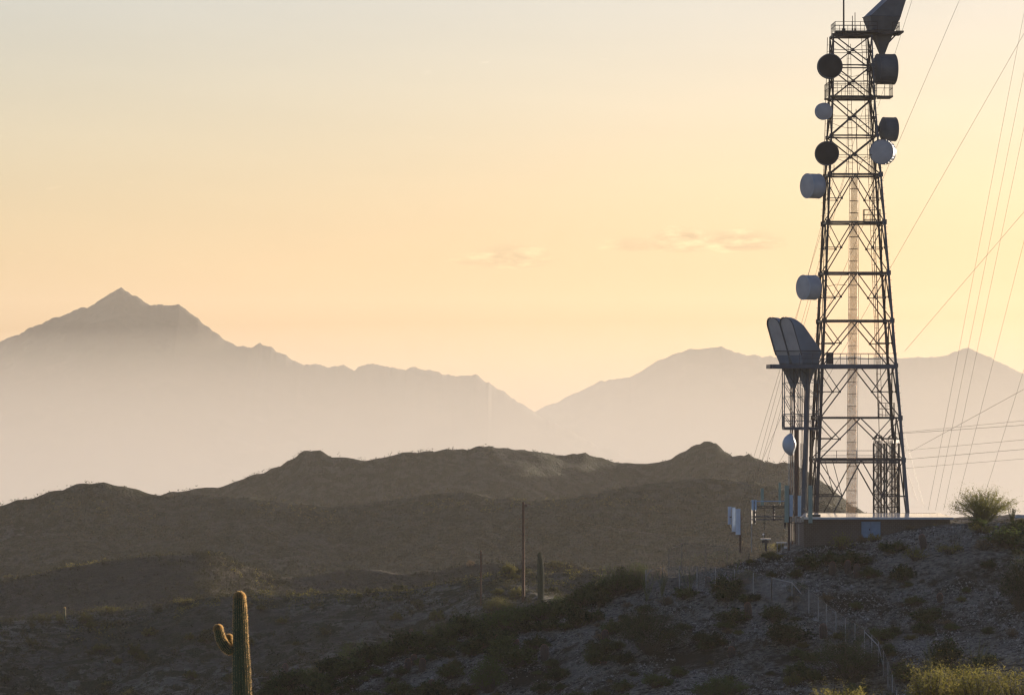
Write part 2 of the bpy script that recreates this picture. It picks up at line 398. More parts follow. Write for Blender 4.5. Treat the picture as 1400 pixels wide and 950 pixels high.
M['far'] = terrain_mat('mountain_rock', (.055, .048, .038), (.075, .065, .052), (.04, .037, .03), .002, .03, .4, .4, .05, 2)
M['plain'] = terrain_mat('desert_floor', (.19, .15, .12), (.34, .30, .26), (.07, .06, .04), .03, .9, .4, .5, .3, .3)
sheet('ground', base_z, lambda Y: (-7000 if Y > 1400 else -(300 + abs(Y) * 4), 7000 if Y > 1400 else 300 + abs(Y) * 4), rng(-880, 0, 20) + rng(6, 420, 70) + geo(440, 13300, 70), 160, M['plain'], 'dry desert floor running out to the mountains')
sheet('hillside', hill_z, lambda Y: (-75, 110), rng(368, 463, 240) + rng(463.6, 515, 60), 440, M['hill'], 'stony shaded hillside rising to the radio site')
sheet('slope', fA, lambda Y: (-.18 * Y, .18 * Y), rng(585, 722, 120) + rng(724, 840, 30), 340, M['slopeA'], 'pale stony slope across the gully')
sheet('hill', fB, lambda Y: (-.18 * Y, .18 * Y), rng(800, 985, 100) + rng(988, 1160, 30), 330, M['slopeB'], 'dark scrubby hill behind the pale slope')
sheet('hill', fC, lambda Y: (-.18 * Y, .18 * Y), rng(1260, 1650, 120) + rng(1656, 1960, 30), 360, M['slopeC'], 'low brown hills in the middle distance')
sheet('hill', fD, lambda Y: (-.18 * Y, .18 * Y), rng(1760, 2255, 130) + rng(2264, 2640, 30), 400, M['slopeC'], 'knobbly brown ridge before the misty valley')
SL = [(-900, 640), (-400, 560), (-200, 520), (-60, 478), (0, 466), (25, 459), (42, 447), (60, 441), (90, 430), (113, 419), (120, 420), (135, 412), (150, 403), (165, 394), (180, 403), (200, 415), (225, 419), (238, 417), (246, 415), (252, 421), (270, 435), (290, 453), (306, 463), (312, 466), (330, 472), (343, 476), (355, 467), (361, 472), (370, 475), (390, 487), (410, 497), (440, 499), (460, 498), (485, 504), (500, 499), (520, 498), (540, 503), (555, 506), (572, 502), (580, 505), (590, 506), (605, 512), (620, 510), (643, 513), (650, 511), (658, 517), (664, 521), (668, 519), (672, 526), (686, 534), (705, 546), (720, 557), (735, 568), (800, 600), (900, 640), (1100, 690), (2300, 700)]
SR = [(-900, 700), (560, 640), (660, 600), (700, 575), (722, 563), (730, 561), (745, 556), (765, 549), (790, 535), (815, 524), (835, 517), (860, 516), (880, 506), (900, 493), (925, 483), (940, 478), (965, 477), (985, 474), (1005, 480), (1025, 486), (1050, 487), (1110, 489), (1160, 487), (1230, 489), (1260, 488), (1290, 487), (1305, 481), (1325, 476), (1345, 485), (1370, 497), (1395, 510), (1420, 520), (1500, 505), (1600, 520), (1800, 560), (2300, 640)]
fL = ridge_fn(SL, 8600., .52, .4, 12., 900., 41.3, 0, .2, 5., .011)
fR = ridge_fn(SR, 10800., .52, .4, 12., 900., 31.1, 0, .2, 5., .011)
sheet('mountains', fL, lambda Y: (-.20 * Y, .13 * Y), rng(7300, 8440, 40) + rng(8450, 8600, 14) + rng(8640, 9600, 8), 1300, M['far'], 'jagged far mountain with a pointed summit')
sheet('mountains', fR, lambda Y: (-.05 * Y, .23 * Y), rng(9500, 10640, 36) + rng(10650, 10800, 14) + rng(10850, 12000, 8), 1100, M['far'], 'long hazy far range on the horizon')
# valley mist: a low wedge-shaped bank lying against the foot of the ranges
mist = MB(); ztm = zpy(MIST_TOP, 6900); NX, NY = 60, 14; vs = []
for layer in (0, 1):
    for j in range(NY + 1):
        u = j / NY; Y = 2750 + 4150 * u
        for i in range(NX + 1):
            X = -4600 + 9600 * i / NX
            zt = -160 + (ztm + 160) * u ** 2.2 * (1 + .13 * noise.noise(Vector((X / 1500, Y / 2500, 3.7))) + .10 * math.sin(X / 2600 + .4))
            vs.append((X, Y, zt if layer else -300))
n1 = NX + 1; n2 = n1 * (NY + 1); fs = []
for j in range(NY):
    for i in range(NX):
        a = j * n1 + i; fs.append((a, a + n1, a + n1 + 1, a + 1)); b_ = a + n2; fs.append((b_, b_ + 1, b_ + n1 + 1, b_ + n1))
for i in range(NX):
    fs.append((i, i + 1, i + 1 + n2, i + n2)); a = NY * n1 + i; fs.append((a + 1, a, a + n2, a + 1 + n2))
for j in range(NY):
    a = j * n1; fs.append((a + n1, a, a + n2, a + n1 + n2)); a += NX; fs.append((a, a + n1, a + n1 + n2, a + n2))
mist.add(vs, fs)
tag(mist.build('mist', volmat('mist_air', MIST_D, (1, .975, .92), .25)), 'low bank of pale mist lying in the valley before the far ranges', 'mist', kind='stuff')
# ------------------------------------------------------------------ the big lattice tower
TD = 483.6; TX = P(1168, 380, TD).x; k_ = F / TD
def tz(py): return zpy(py, TD)
TB = tz(745)
TW = [(50, 57), (115, 60), (135, 62), (187, 69), (240, 76), (305, 84), (374, 93), (439, 101), (500, 109), (571, 119), (628, 126), (697, 135), (745, 141)]
TH = R(-1.4); cth, sth = math.cos(TH), math.sin(TH)
def tcx(py): return (py - 380) / 360 * 5.0 / k_          # slight lean seen in the photo
def side(py): return lerp_table(TW, py) / k_ / (math.cos(R(5.7)) + math.sin(R(5.7)))
def corner(i, py, extra=0.):
    s = side(py) / 2 + extra
    a, b = [(-1, -1), (1, -1), (1, 1), (-1, 1)][i]       # near-left, near-right, far-right, far-left
    x, y = a * s, b * s
    return Vector((x * cth + y * sth + tcx(py), -x * sth + y * cth, tz(py) - TB))
tower = thing('lattice_tower', 'tall dark steel lattice tower carrying many dishes above the brown building', 'tower', (TX, TD, TB))
for i in range(4):
    m = MB(); ys = [50, 135, 240, 374, 500, 628, 745]
    for a, b in zip(ys, ys[1:]): m.tube(corner(i, a), corner(i, b), .10 + (a - 50) * .00020, .10 + (b - 50) * .00020, 4)
    for y in (91, 135, 187, 240, 305, 374, 439, 500, 571, 628):      # gusset plates
        c = corner(i, y); r = .17 + (y > 200) * .06; m.box(c.x - r, c.x + r, c.y - r, c.y + r, c.z - r * 1.1, c.z + r * 1.1)
    if i in (0, 2):   # climbing bolts
        pass
    m.build('leg', M['steel_blue'] if i == 1 else M['steel'], tower)
def face_pt(i, py, t):
    a, b = corner(i, py), corner((i + 1) % 4, py); return a + (b - a) * t
levels_x = [(50, 91), (91, 135), (135, 187), (187, 240)]
levels_k = [(240, 305), (305, 374), (374, 439), (439, 500), (500, 571), (571, 628)]
for i in range(4):
    m = MB()
    for a, b in levels_x:
        r = .085
        m.tube(face_pt(i, a, 0), face_pt(i, b, 1), r, n=4); m.tube(face_pt(i, a, 1), face_pt(i, b, 0), r, n=4)
        c = (face_pt(i, a, .5) + face_pt(i, b, .5)) / 2; m.box(c.x - .16, c.x + .16, c.y - .1, c.y + .1, c.z - .18, c.z + .18)
        mid = (a + b) / 2; m.tube(face_pt(i, mid, 0), face_pt(i, mid, 1), .04, n=4)
    for a, b in levels_k:
        top = face_pt(i, a, .5)
        r = .075 + (a > 400) * .01
        for e in (0, 1):
            foot = face_pt(i, b, e); m.tube(top, foot, r, n=4)
            md = (top + foot) / 2
            m.tube(face_pt(i, a, e), md, r * .8, n=4)
            m.tube(Vector((face_pt(i, (a + b) / 2, e).x, face_pt(i, (a + b) / 2, e).y, md.z)), md, r * .75, n=4)
            m.box(md.x - .12, md.x + .12, md.y - .12, md.y + .12, md.z - .12, md.z + .12)
    # bottom panel: taller inverted V with sub-bracing
    a, b = 628, 745
    for e in (0, 1):
        top = face_pt(i, a, .5); foot = face_pt(i, b, e); m.tube(top, foot, .085, n=4)
        q = top + (foot - top) * .5
        l = face_pt(i, 677, e); q2 = top + (foot - top) * ((tz(628) - tz(677)) / (tz(628) - tz(745)))
        m.tube(l, q2, .10, n=4); m.tube(face_pt(i, a, e), q2, .07, n=4)
        m.tube(face_pt(i, a, .16 if e == 0 else .84), q2, .05, n=4)
    m.build('bracing', M['steel'], tower)
for y, r in [(50, .12), (91, .09), (135, .14), (187, .11), (240, .15), (305, .15), (374, .14), (439, .13), (500, .15), (571, .14), (628, .17)]:
    m = MB()
    for i in range(4):
        a, b = corner(i, y), corner((i + 1) % 4, y); m.tube(a, b, r, n=4)
    if y < 500: m.tube(face_pt(0, y, .5), face_pt(1, y, .5), .04, n=4); m.tube(face_pt(2, y, .5), face_pt(3, y, .5), .04, n=4)
    m.build('girt', M['steel'], tower)
for i in range(4):
    m = MB(); c = corner(i, 745); m.box(c.x - .5, c.x + .5, c.y - .5, c.y + .5, c.z - .6, c.z + .15); m.build('footing', M['fascia'], tower)

def railing(m, pts, z0, h, r=.035, step=1.3, rails=(1., .55)):
    for a, b in zip(pts, pts[1:]):
        a = Vector((a[0], a[1], z0)); b = Vector((b[0], b[1], z0)); n = max(1, round((b - a).length / step))
        for j in range(n + 1):
            p = a + (b - a) * j / n; m.tube(p, p + Vector((0, 0, h)), r, n=4)
        for q in rails: m.tube(a + Vector((0, 0, h * q)), b + Vector((0, 0, h * q)), r, n=4)
def lx(px, py=500): return (px - 1168) / k_ + 0   # local x of a photograph column at the tower
def Mz(th): return Matrix.Rotation(-TH, 4, 'Z')
# top platform
def deckpart(name, polys, z0, z1, mat, rails, h, step=1.3):
    m = MB()
    for (x0, x1, y0, y1) in polys: m.box(x0, x1, y0, y1, z0, z1, Mz(0))
    # joists
    d = m.build(name, mat, tower)
    if rails:
        for pts in rails:
            r = MB(); q = [Mz(0) @ Vector((x, y, 0)) for x, y in pts]; railing(r, q, z1, h, step=step)
            r.build('railing', mat, d)
    return d
z = lambda py: tz(py) - TB
s0 = side(50) / 2
deckpart('top_platform', [(-s0 - .2, s0 + .5, -s0 - .35, -s0 + .9), (-s0 - .2, s0 + .5, s0 - .9, s0 + .35), (s0 - 1.6, lx(1228), -1.6, 1.6), (lx(1222), lx(1233), -2.3, 2.3)], z(47), z(44.5), M['steel'],
         [[(-s0 - .2, -s0 - .3), (s0 + .2, -s0 - .3)], [(-s0 - .2, -s0 - .3), (-s0 - .2, s0 + .3), (s0 + .2, s0 + .3)], [(lx(1218), -1.6), (lx(1228), -1.6), (lx(1228), 1.6)]], .95, .9)
# sloped stiffener under the top deck towards the horn
m = MB()
for yy in (-1.5, 1.5):
    m.tube(Mz(0) @ Vector((lx(1226), yy, z(47))), Mz(0) @ Vector((lx(1210), yy, z(64))), .06, n=4)
    m.tube(Mz(0) @ Vector((s0 - 1.5, yy, z(50))), Mz(0) @ Vector((lx(1230), yy, z(46))), .14, n=4)
m.tube((-s0, 0, z(50)), (s0, 0, z(50)), .1, n=4)
m.build('outrigger', M['steel'], tower)
s1 = side(135) / 2
deckpart('middle_platform', [(-s1 - .75, s1 + .3, -s1 - .5, -s1 + .4), (-s1 - .75, s1 + .3, s1 - .4, s1 + .5), (s1 + .3, s1 + 1.7, -s1 - .2, 1.)], z(135), z(133), M['steel'],
         [[(-s1 - .7, -s1 - .45), (s1 + 1.65, -s1 - .2), (s1 + 1.65, 1.)], [(-s1 - .7, -s1 - .45), (-s1 - .7, s1 + .45), (s1 + .3, s1 + .45), (s1 + .3, 1.)]], 1.45, .85)
s2 = side(500) / 2
deckpart('main_platform', [(-s2 - .3, s2 + .2, -s2 - .4, -s2 + .9), (-s2 - .3, s2 + .2, s2 - .8, s2 + .4), (lx(1052), -s2 - .3, -s2 - .2, s2 * .5), (lx(1049), lx(1062), -s2 + .3, s2 * .45)],
         z(504), z(498.5), M['steel_blue'],
         [[(-s2 + .5, -s2 - .3), (s2 + .15, -s2 - .3)], [(-s2 + .5, s2 + .3), (s2 + .15, s2 + .3)], [(lx(1088), -s2 - .1), (-s2 + .5, -s2 - .1)]], 1.15, 1.4)
m = MB(); m.box(lx(1129), lx(1138), -1.5, -.9, z(498), z(482)); m.build('equipment_cabinet', M['steel'], tower)
# low gallery at 615-635
m = MB(); s3 = side(628) / 2
m.box(-s3 + .2, s3 - .2, -s3 - .25, -s3 + .5, z(632.5), z(630), Mz(0))
g = m.build('gallery', M['steel'], tower)
m = MB(); railing(m, [Mz(0) @ Vector((-s3, -s3 - .2, 0)), Mz(0) @ Vector((s3 - 2.6, -s3 - .2, 0))], z(630), 1.15, r=.04, step=2.0); m.build('railing', M['steel_blue'], g)
# small cages on the right side
for (x0, x1, yt, yb) in ((1181, 1203, 287, 304), (1201, 1222, 551, 571)):
    m = MB(); zb = z(yb)
    m.box(lx(x0), lx(x1), -.9, .9, zb - .08, zb)
    c = m.build('rest_platform', M['steel'], tower)
    m = MB(); railing(m, [(lx(x0), -.9), (lx(x1), -.9), (lx(x1), .9), (lx(x0), .9), (lx(x0), -.9)], zb, (yb - yt) / k_, step=.9, rails=(1., .6, .2)); m.build('railing', M['steel'], c)
# ladder
def ladder_part(x0, y0, z0, x1, z1, wd=.45, parent=tower, name='ladder', step=.6):
    m = MB(); a = Vector((x0, y0, z0)); b = Vector((x1, y0, z1)); n = int((b - a).length / step)
    for s in (-1, 1): m.tube(a + Vector((s * wd / 2, 0, 0)), b + Vector((s * wd / 2, 0, 0)), .035, n=4)
    for j in range(n): p = a + (b - a) * (j + .5) / n; m.tube(p - Vector((wd / 2, 0, 0)), p + Vector((wd / 2, 0, 0)), .02, n=3)
    return m.build(name, M['rust'], parent)
ladder_part(lx(1192), 1.2, z(240), lx(1182), z(50)); ladder_part(lx(1205), 1.6, z(570), lx(1192), z(240)); ladder_part(lx(1163.5), .3, z(243), lx(1161), z(60), .4)
# perforated cable duct up the middle
m = MB()
for a, b in ((243, 300), (300, 374), (374, 500), (500, 628), (628, 745)):
    xa = lx(1168.3 - (a - 243) * .010); xb = lx(1168.3 - (b - 243) * .010)
    m.tube((xa, .2, z(a)), (xb, .2, z(b)), .42 + (a - 243) * .0003, .42 + (b - 243) * .0003, 16, caps=False)
du = m.build('cable_duct', M['duct'], tower, smooth=True)
y = 258.
while y < 700:
    m = MB(); xx = lx(1168.3 - (y - 243) * .010); rr = .44 + (y - 243) * .0003
    for q in range(16):
        t0, t1 = 2 * math.pi * q / 16, 2 * math.pi * (q + 1) / 16
        m.tube((xx + rr * math.cos(t0), .2 + rr * math.sin(t0), z(y)), (xx + rr * math.cos(t1), .2 + rr * math.sin(t1), z(y)), .03, n=3, caps=False)
    m.build('hoop', M['rust'], du); y += 16.5

m = MB()
for dx in (-.5, .5): m.tube((lx(1168.3) + dx, .1, z(243)), (lx(1164) + dx * 1.15, .1, z(745)), .03, n=4)
m.build('guide_rail', M['rust'], tower)
# cable runs: thin warm-lit waveguides hanging down the left side
m = MB()
for dx, yy, y0, y1 in ((1131.5, 1.8, 225, 700), (1133, 1.6, 50, 700), (1119, 1.0, 500, 700), (1186, 1.5, 50, 240), (1188, 1.3, 50, 700), (1190.5, 1.1, 60, 500), (1141, .6, 225, 240)):
    m.tube((lx(dx), yy, z(y0)), (lx(dx + (-14 if dx < 1150 else 14) * (y1 - y0) / 500), yy, z(y1)), .045, n=4)
m.tube((lx(1161), .4, z(50)), (lx(1158), .4, z(240)), .03, n=4)
m.tube((lx(1170), -.6, z(150)), (lx(1172), -.6, z(243)), .05, n=4)
for a, b in (((1176, 225), (1172, 243)), ((1184, 214), (1176, 225)), ((1143, 389), (1130, 392)), ((1157, 390), (1143, 389))):
    m.tube((lx(a[0]), -.4, z(a[1])), (lx(b[0]), -.4, z(b[1])), .035, n=4)
m.build('waveguide_run', M['rust'], tower)
for py, px0, px1 in ((97, 1140, 1186), (167, 1132, 1190), (214, 1135, 1196), (258, 1124, 1135), (396, 1119, 1130)):
    prev = None; m = MB()
    for q in range(9):
        u = q / 8; p = Vector((lx(px0 + (px1 - px0) * u), -1.2 + .4 * u, z(py + 9 * math.sin(math.pi * u))))
        if prev is not None: m.tube(prev, p, .03, n=4)
        prev = p
    m.build('feed_cable', M['black'], tower)
for i in range(4):
    m = MB()
    for y in range(60, 620, 9):
        c = corner(i, y); m.tube(c + Vector((-.28, 0, 0)), c + Vector((.28, 0, 0)), .018, n=3)
    m.build('step_bolts', M['steel'], tower)['kind'] = 'stuff'
# side annex: braced bay under the left wing of the main platform
xa, xb = lx(1070.5), lx(1117); ya, yb = -2.2, 1.4
bay = part('side_bay', (0, 0, 0), tower)
m = MB()
for y0 in (ya, yb):
    for x0 in (xa, lx(1083.5), lx(1092), xb): m.tube((x0, y0, z(503)), (x0, y0, z(586)), .07, n=4)
    for py in (523, 542, 566, 575): m.tube((xa, y0, z(py)), (xb, y0, z(py)), .05, n=4)
    for a, b in ((505, 523), (523, 542), (542, 566), (566, 584)):
        m.tube((xa, y0, z(a)), (lx(1083.5), y0, z(b)), .045, n=4); m.tube((lx(1092), y0, z(a)), (xb, y0, z(b)), .045, n=4); m.tube((lx(1092), y0, z(b)), (lx(1083.5), y0, z(a)), .035, n=4)
for x0 in (xa, xb):
    for py in (523, 542, 566): m.tube((x0, ya, z(py)), (x0, yb, z(py)), .05, n=4)
m.build('frame', M['steel_blue'], bay)
m = MB(); m.box(xa, xb, ya, yb, z(587.5), z(583.5)); m.build('deck', M['steel_blue'], bay)
m = MB(); railing(m, [(xa, ya), (xb, ya), (xb, yb), (xa, yb), (xa, ya)], z(583.5), 1.2, step=.9); m.build('railing', M['steel_blue'], bay)
for px, yy, r, mt in ((1088, -1.9, .2, 'rust'), (1103, -2.3, .27, 'steel_blue'), (1109, 1.0, .14, 'steel'), (1084, 1.2, .10, 'steel')):
    m = MB(); y0 = 587 if px != 1103 else 503
    m.tube((lx(px), yy, z(y0)), (lx(px - (8 if px == 1103 else 0)), yy, z(748)), r, r * 1.15, 8); m.build('support_column', M[mt], tower)
m = MB()
for px in (1080, 1082.5, 1086, 1096, 1099): m.tube((lx(px), -.6, z(530)), (lx(px), -.6, z(745)), .055, n=5)
m.build('waveguide_run', M['rust'], tower)
# pale cage beside the support columns
m = MB()
x0, x1 = lx(1078), lx(1086)
for i, (q0, q1) in enumerate(((x0, x1), (lx(1094), lx(1103)))):
    m.box(q0, q1, .2, 1.0, z(700), z(622 if i == 0 else 606))
m.build('cable_guard', meshy('perforated_guard', (.5, .5, .47), .35), tower)

# two slim lattice masts standing inside the right side of the tower, with domed caged tops
def slim_mast(px0, px1, pytop, D, label):
    root = thing('lattice_mast', label, 'mast', (P((px0 + px1) / 2, 690, D).x, D, zpy(745, D)), group='slim lattice masts inside the tower base')
    kk = F / D; hw = (px1 - px0) / 2 / kk; zt = zpy(pytop, D) - zpy(745, D); z1 = zt - .95
    m = MB(); cs = [(-hw, -hw), (hw, -hw), (hw, hw), (-hw, hw)]
    for x, y in cs: m.tube((x, y, 0), (x, y, z1), .07, n=4)
    m.build('leg', M['steel'], root).name = 'frame'
    m = MB(); n = 8
    for j in range(n):
        a, b = z1 * j / n, z1 * (j + 1) / n
        for i in range(4):
            p, q = cs[i], cs[(i + 1) % 4]
            m.tube((*p, b), (*q, b), .045, n=4); m.tube((*p, a), (*q, b), .035, n=3); m.tube((*q, a), (*p, b), .035, n=3)
    m.build('bracing', M['steel'], root)
    m = MB()
    for i in range(8):
        t = 2 * math.pi * i / 8; prev = None
        for a in (0, 30, 60, 90):
            p = Vector((math.cos(t) * hw * math.cos(R(a)), math.sin(t) * hw * math.cos(R(a)), z1 + .95 * math.sin(R(a))))
            if prev is not None: m.tube(prev, p, .04, n=3)
            prev = p
    m.build('dome_cage', M['steel'], root)
    m = MB(); m.tube((0, 0, .1), (0, 0, z1 + .3), hw * .62, n=14, caps=True); m.build('cable_bundle', meshy('cable_bundle_mesh', (.36, .33, .28), .40), root)
    m = MB()
    for q in (-.12, .2): m.tube((q, -hw * .7, 0), (q, -hw * .7, z1), .07, n=5)
    m.build('conduit', M['rust'], root)
    return root
slim_mast(1194.5, 1209, 594, TD + 1.2, 'slim square lattice mast with domed top, the left of two inside the tower base')
slim_mast(1212, 1229, 594, TD + 2.6, 'slim square lattice mast with domed top, behind the right tower leg')

# ------------------------------------------------------------------ antennas
def facing(px, py, D, az_deg, el_deg=0.):
    """matrix whose +X points along the azimuth (0 = right in the photo, 90 = away, -90 = towards the camera)"""
    return Matrix.Translation(P(px, py, D)) @ Matrix.Rotation(R(az_deg), 4, 'Z') @ Matrix.Rotation(R(-el_deg), 4, 'Y')
def dish(px, py, D, diam_px, depth_px, azd, label, face='radome', body='shroud', kind='drum', group='drum dishes on the lattice tower', mount=None):
    r = diam_px / 2 / (F / D); d = depth_px / (F / D)
    root = thing('microwave_dish', label, 'dish antenna', P(px, py, D), R(azd), group)
    I = Matrix.Identity(4)
    if kind == 'drum':
        m = MB(); m.lathe([(-d * .5 - r * .42, .12), (-d * .5 - r * .40, r * .30), (-d * .5 - r * .22, r * .72), (-d * .5, r * .985), (-d * .5, r), (d * .5, r), (d * .5, r * .97), (d * .5 - .03, r * .97)], I, 36, cap1=False)
        sh = m.build('shroud', M[body], root)
        m = MB()
        for a in range(0, 24):
            t = 2 * math.pi * a / 24; c = Vector((0, math.cos(t), math.sin(t))) * (r + .012)
            m.tube(c + Vector((-d * .5, 0, 0)), c + Vector((d * .5, 0, 0)), .018, n=4)
        for ax in (-d * .5, d * .5 - .05): m.lathe([(ax - .04, r), (ax - .04, r + .05), (ax + .04, r + .05), (ax + .04, r)], I, 36, cap0=False, cap1=False)
        m.build('stiffener', M[body], sh)
        m = MB(); m.lathe([(d * .5 - .02, r * .965), (d * .5 + .05, r * .8), (d * .5 + .09, r * .4), (d * .5 + .1, .02)], I, 36, cap0=False)
        m.build('radome', M[face], root, smooth=True)
    else:
        m = MB(); m.lathe([(-r * .42, .1), (-r * .40, r * .35), (-r * .22, r * .75), (0, r), (.06, r), (.06, r * .95)], I, 36, cap1=False); m.build('reflector', M[body], root)
        m = MB(); m.lathe([(.05, r * .97), (r * .22, r * .9), (r * .48, r * .68), (r * .66, r * .38), (r * .73, .02)], I, 36, cap0=False); m.build('radome', M[face], root, smooth=True)
    m = MB(); bx_ = -d * .5 - r * .42
    if kind != 'drum': bx_ = -r * .42
    inv = root.matrix_basis.copy(); 
    rootm = Matrix.Translation(P(px, py, D)) @ Matrix.Rotation(R(azd), 4, 'Z')
    q = rootm.inverted() @ (P(*mount) if mount else rootm @ Vector((bx_ - 1, 0, 0)))
    st = Vector((bx_ + .1, 0, 0))
    for s in (-.35, .35):
        m.tube(st + Vector((0, 0, s * .4)), q + Vector((0, 0, s * 1.4)), .07, n=5)
    m.tube(q + Vector((0, 0, -.9)), q + Vector((0, 0, .9)), .09, n=6)
    m.tube(Vector((-d * .3, r * .9, 0)), q + Vector((0, 0, .2)), .03, n=4)
    m.build('mount', M['steel'], root)
    m = MB(); m.box(bx_ - .25, bx_ + .05, -.18, .18, -.2, .2); m.build('feed_box', M['steel'], root)
    return root
Dn = TD - 2.6
dish(1134.5, 91, Dn - .6, 33, 12, -88, 'black-faced round drum dish high on the left tower leg just below the top platform', 'radome_dark', 'shroud_dark', mount=(1137, 91, TD - 2.0))
dish(1211, 95, TD - .5, 41, 24, 12, 'largest dark drum dish, turned side-on beneath the top horn antenna', 'shroud_dark', 'shroud_dark', mount=(1186, 92, TD - 1.))
dish(1126, 152.5, Dn + .2, 22, 7, -80, 'smallest grey round dish on the left leg under the middle platform', 'radome', 'shroud', mount=(1132, 152, TD - 1.8))
dish(1216, 177, TD + .3, 32, 17, 14, 'dark drum dish seen side-on, at the right leg directly above the light grey dish', 'radome_dark', 'shroud_dark', mount=(1197, 176, TD - 1.))
dish(1130.5, 210, Dn - .3, 32, 10, -92, 'black-faced round drum dish on the left leg above the pale blue drum', 'radome_dark', 'shroud_dark', mount=(1128, 212, TD - 2.2))
dish(1207, 208, Dn + .2, 33, 14, -112, 'light grey round dish on the right leg, its rim catching the sun', 'radome', 'horn', mount=(1200, 205, TD - 1.6))
dish(1111, 254.5, TD - 1.9, 33, 19, -149, 'pale blue drum dish facing left, upper of the two beside the left leg', 'radome', 'shroud', mount=(1126, 252, TD - 1.8))
dish(1105.5, 393, TD - 1.9, 33, 19, -149, 'pale blue drum dish facing left, alone beside the middle of the left leg', 'radome', 'shroud', mount=(1121, 391, TD - 2.2))
dish(1081, 607.5, TD - 2.2, 31, 4, -166, 'small domed blue dish below the side bay deck at the left of the tower', 'shroud', 'shroud', 'dome', 'domed dish low on the tower', mount=(1088, 607, TD - 2.0))
# little panel antenna on a stub at the right leg
t = thing('panel_antenna', 'tiny black panel antenna on a short stub from the right tower leg', 'antenna', P(1210, 304, TD))
m = MB(); m.box(-.1, .1, -.1, .1, -.32, .32); m.build('panel', M['black'], t)
m = MB(); m.tube((0, 0, 0), (-.6, 0, 0), .05); m.build('bracket', M['steel'], t)

def horn(px, py, D, azd, sc, label, group=None, body='horn'):
    """tall cornucopia horn: narrow cone below the deck, wide box above with rounded crown"""
    root = thing('horn_antenna', label, 'horn antenna', P(px, py, D), R(azd), group)
    secs = [(-3.0, .12, -.12, .10), (-1.3, .68, -.72, .52), (0, 1.15, -1.35, 1.0), (.9, 1.45, -1.65, 1.25), (1.35, 1.6, -1.72, 1.32), (4.0, 2.48, 1.15, 1.30)]
    for a in (15, 35, 55, 72, 86): secs.append((4.0 + .9 * math.sin(R(a)), 2.48 + .27 * math.sin(R(a)), 1.15 + 1.1 * math.sin(R(a)) , 1.30 * math.cos(R(a)) ** .8))
    secs = [(a * sc, b * sc, (c if body != 'horn' or c > 0 else c * .6) * sc, d * sc) for a, b, c, d in secs]
    m = MB(); vs = []; fs = []
    for (zz, f, b, hw) in secs: vs += [(f, -hw, zz), (f, hw, zz), (b, hw, zz), (b, -hw, zz)]
    for i in range(len(secs) - 1):
        for j in range(1, 4): a = i * 4 + j; c = i * 4 + (j + 1) % 4; fs.append((a, c, c + 4, a + 4))
        if i < 3: a = i * 4; fs.append((a, a + 1, a + 5, a + 4))
    n = len(secs) - 1; fs.append((n * 4, n * 4 + 1, n * 4 + 2, n * 4 + 3)); fs.append((3, 2, 1, 0))
    m.add(vs, fs); m.build('horn', M[body], root)
    # aperture cover, inset behind a rim
    m = MB(); vs = []; fs = []
    sub = secs[3:]
    for (zz, f, b, hw) in sub: vs += [(f - .08, -hw * .97, zz), (f - .08, hw * .97, zz)]
    for i in range(len(sub) - 1): fs.append((2 * i, 2 * i + 1, 2 * i + 3, 2 * i + 2))
    m.add(vs, fs); m.build('radome', M['radome' if body == 'horn' else 'shroud_dark'], root)
    for s in (-1, 1):
        m = MB()
        for (a, b) in zip(sub, sub[1:]): m.tube((a[1], s * a[3], a[0]), (b[1], s * b[3], b[0]), .06 * sc, n=4)
        m.build('rim', M['shroud_dark'], root)
    m = MB()
    for s in (-1, 1):
        for zz, x in ((secs[4][0], 0), (secs[2][0], 0)):
            pass
    for zz, f, b, hw in (secs[2], secs[4]):
        pts = [(f + .03, -hw - .03), (f + .03, hw + .03), (b - .03, hw + .03), (b - .03, -hw - .03)]
        for q in range(4): m.tube((*pts[q], zz), (*pts[(q + 1) % 4], zz), .06 * sc, n=4)
    m.build('band', M['steel_blue'], root)
    m = MB(); m.tube((0, 0, -2.95 * sc), (0, 0, -3.8 * sc), .11, .08, 8); m.build('feed', M['rust'], root)
    return root
horn(1103, 497, TD - 1.2, -152, 1., 'blue-grey horn antenna on the main platform, the nearer right one of the pair', 'pair of horn antennas on the main platform')
horn(1085, 497, TD + 1.6, -152, 1., 'tall blue-grey horn antenna, the farther left one of the pair on the main platform', 'pair of horn antennas on the main platform')
horn(1206, 41, TD, 14, 1.0, 'dark horn antenna at the very top of the tower, cut by the top edge', None, 'shroud_dark')
# whip masts on the top platform
def whip(px, ptop, pbot, D, r, label):
    t = thing('whip_antenna', label, 'antenna', P(px, pbot, D)); h = zpy(ptop, D) - zpy(pbot, D)
    m = MB(); m.tube((0, 0, 0), (0, 0, h), r, r * .8, 8); m.build('rod', M['steel'], t)
    m = MB(); m.tube((0, 0, 0), (0, 0, .6), r * 2, n=8); m.build('base', M['steel'], t)
whip(1153.5, -60, 47, TD - 2.0, .10, 'tall thick whip antenna rising from the top platform out of the photo')
whip(1165.5, 22, 47, TD + .5, .045, 'short thin rod antenna on the top platform beside the taller curved one')
whip(1169, 17.5, 47, TD + .7, .05, 'slightly taller thin rod antenna on the top platform left of the dark horn')
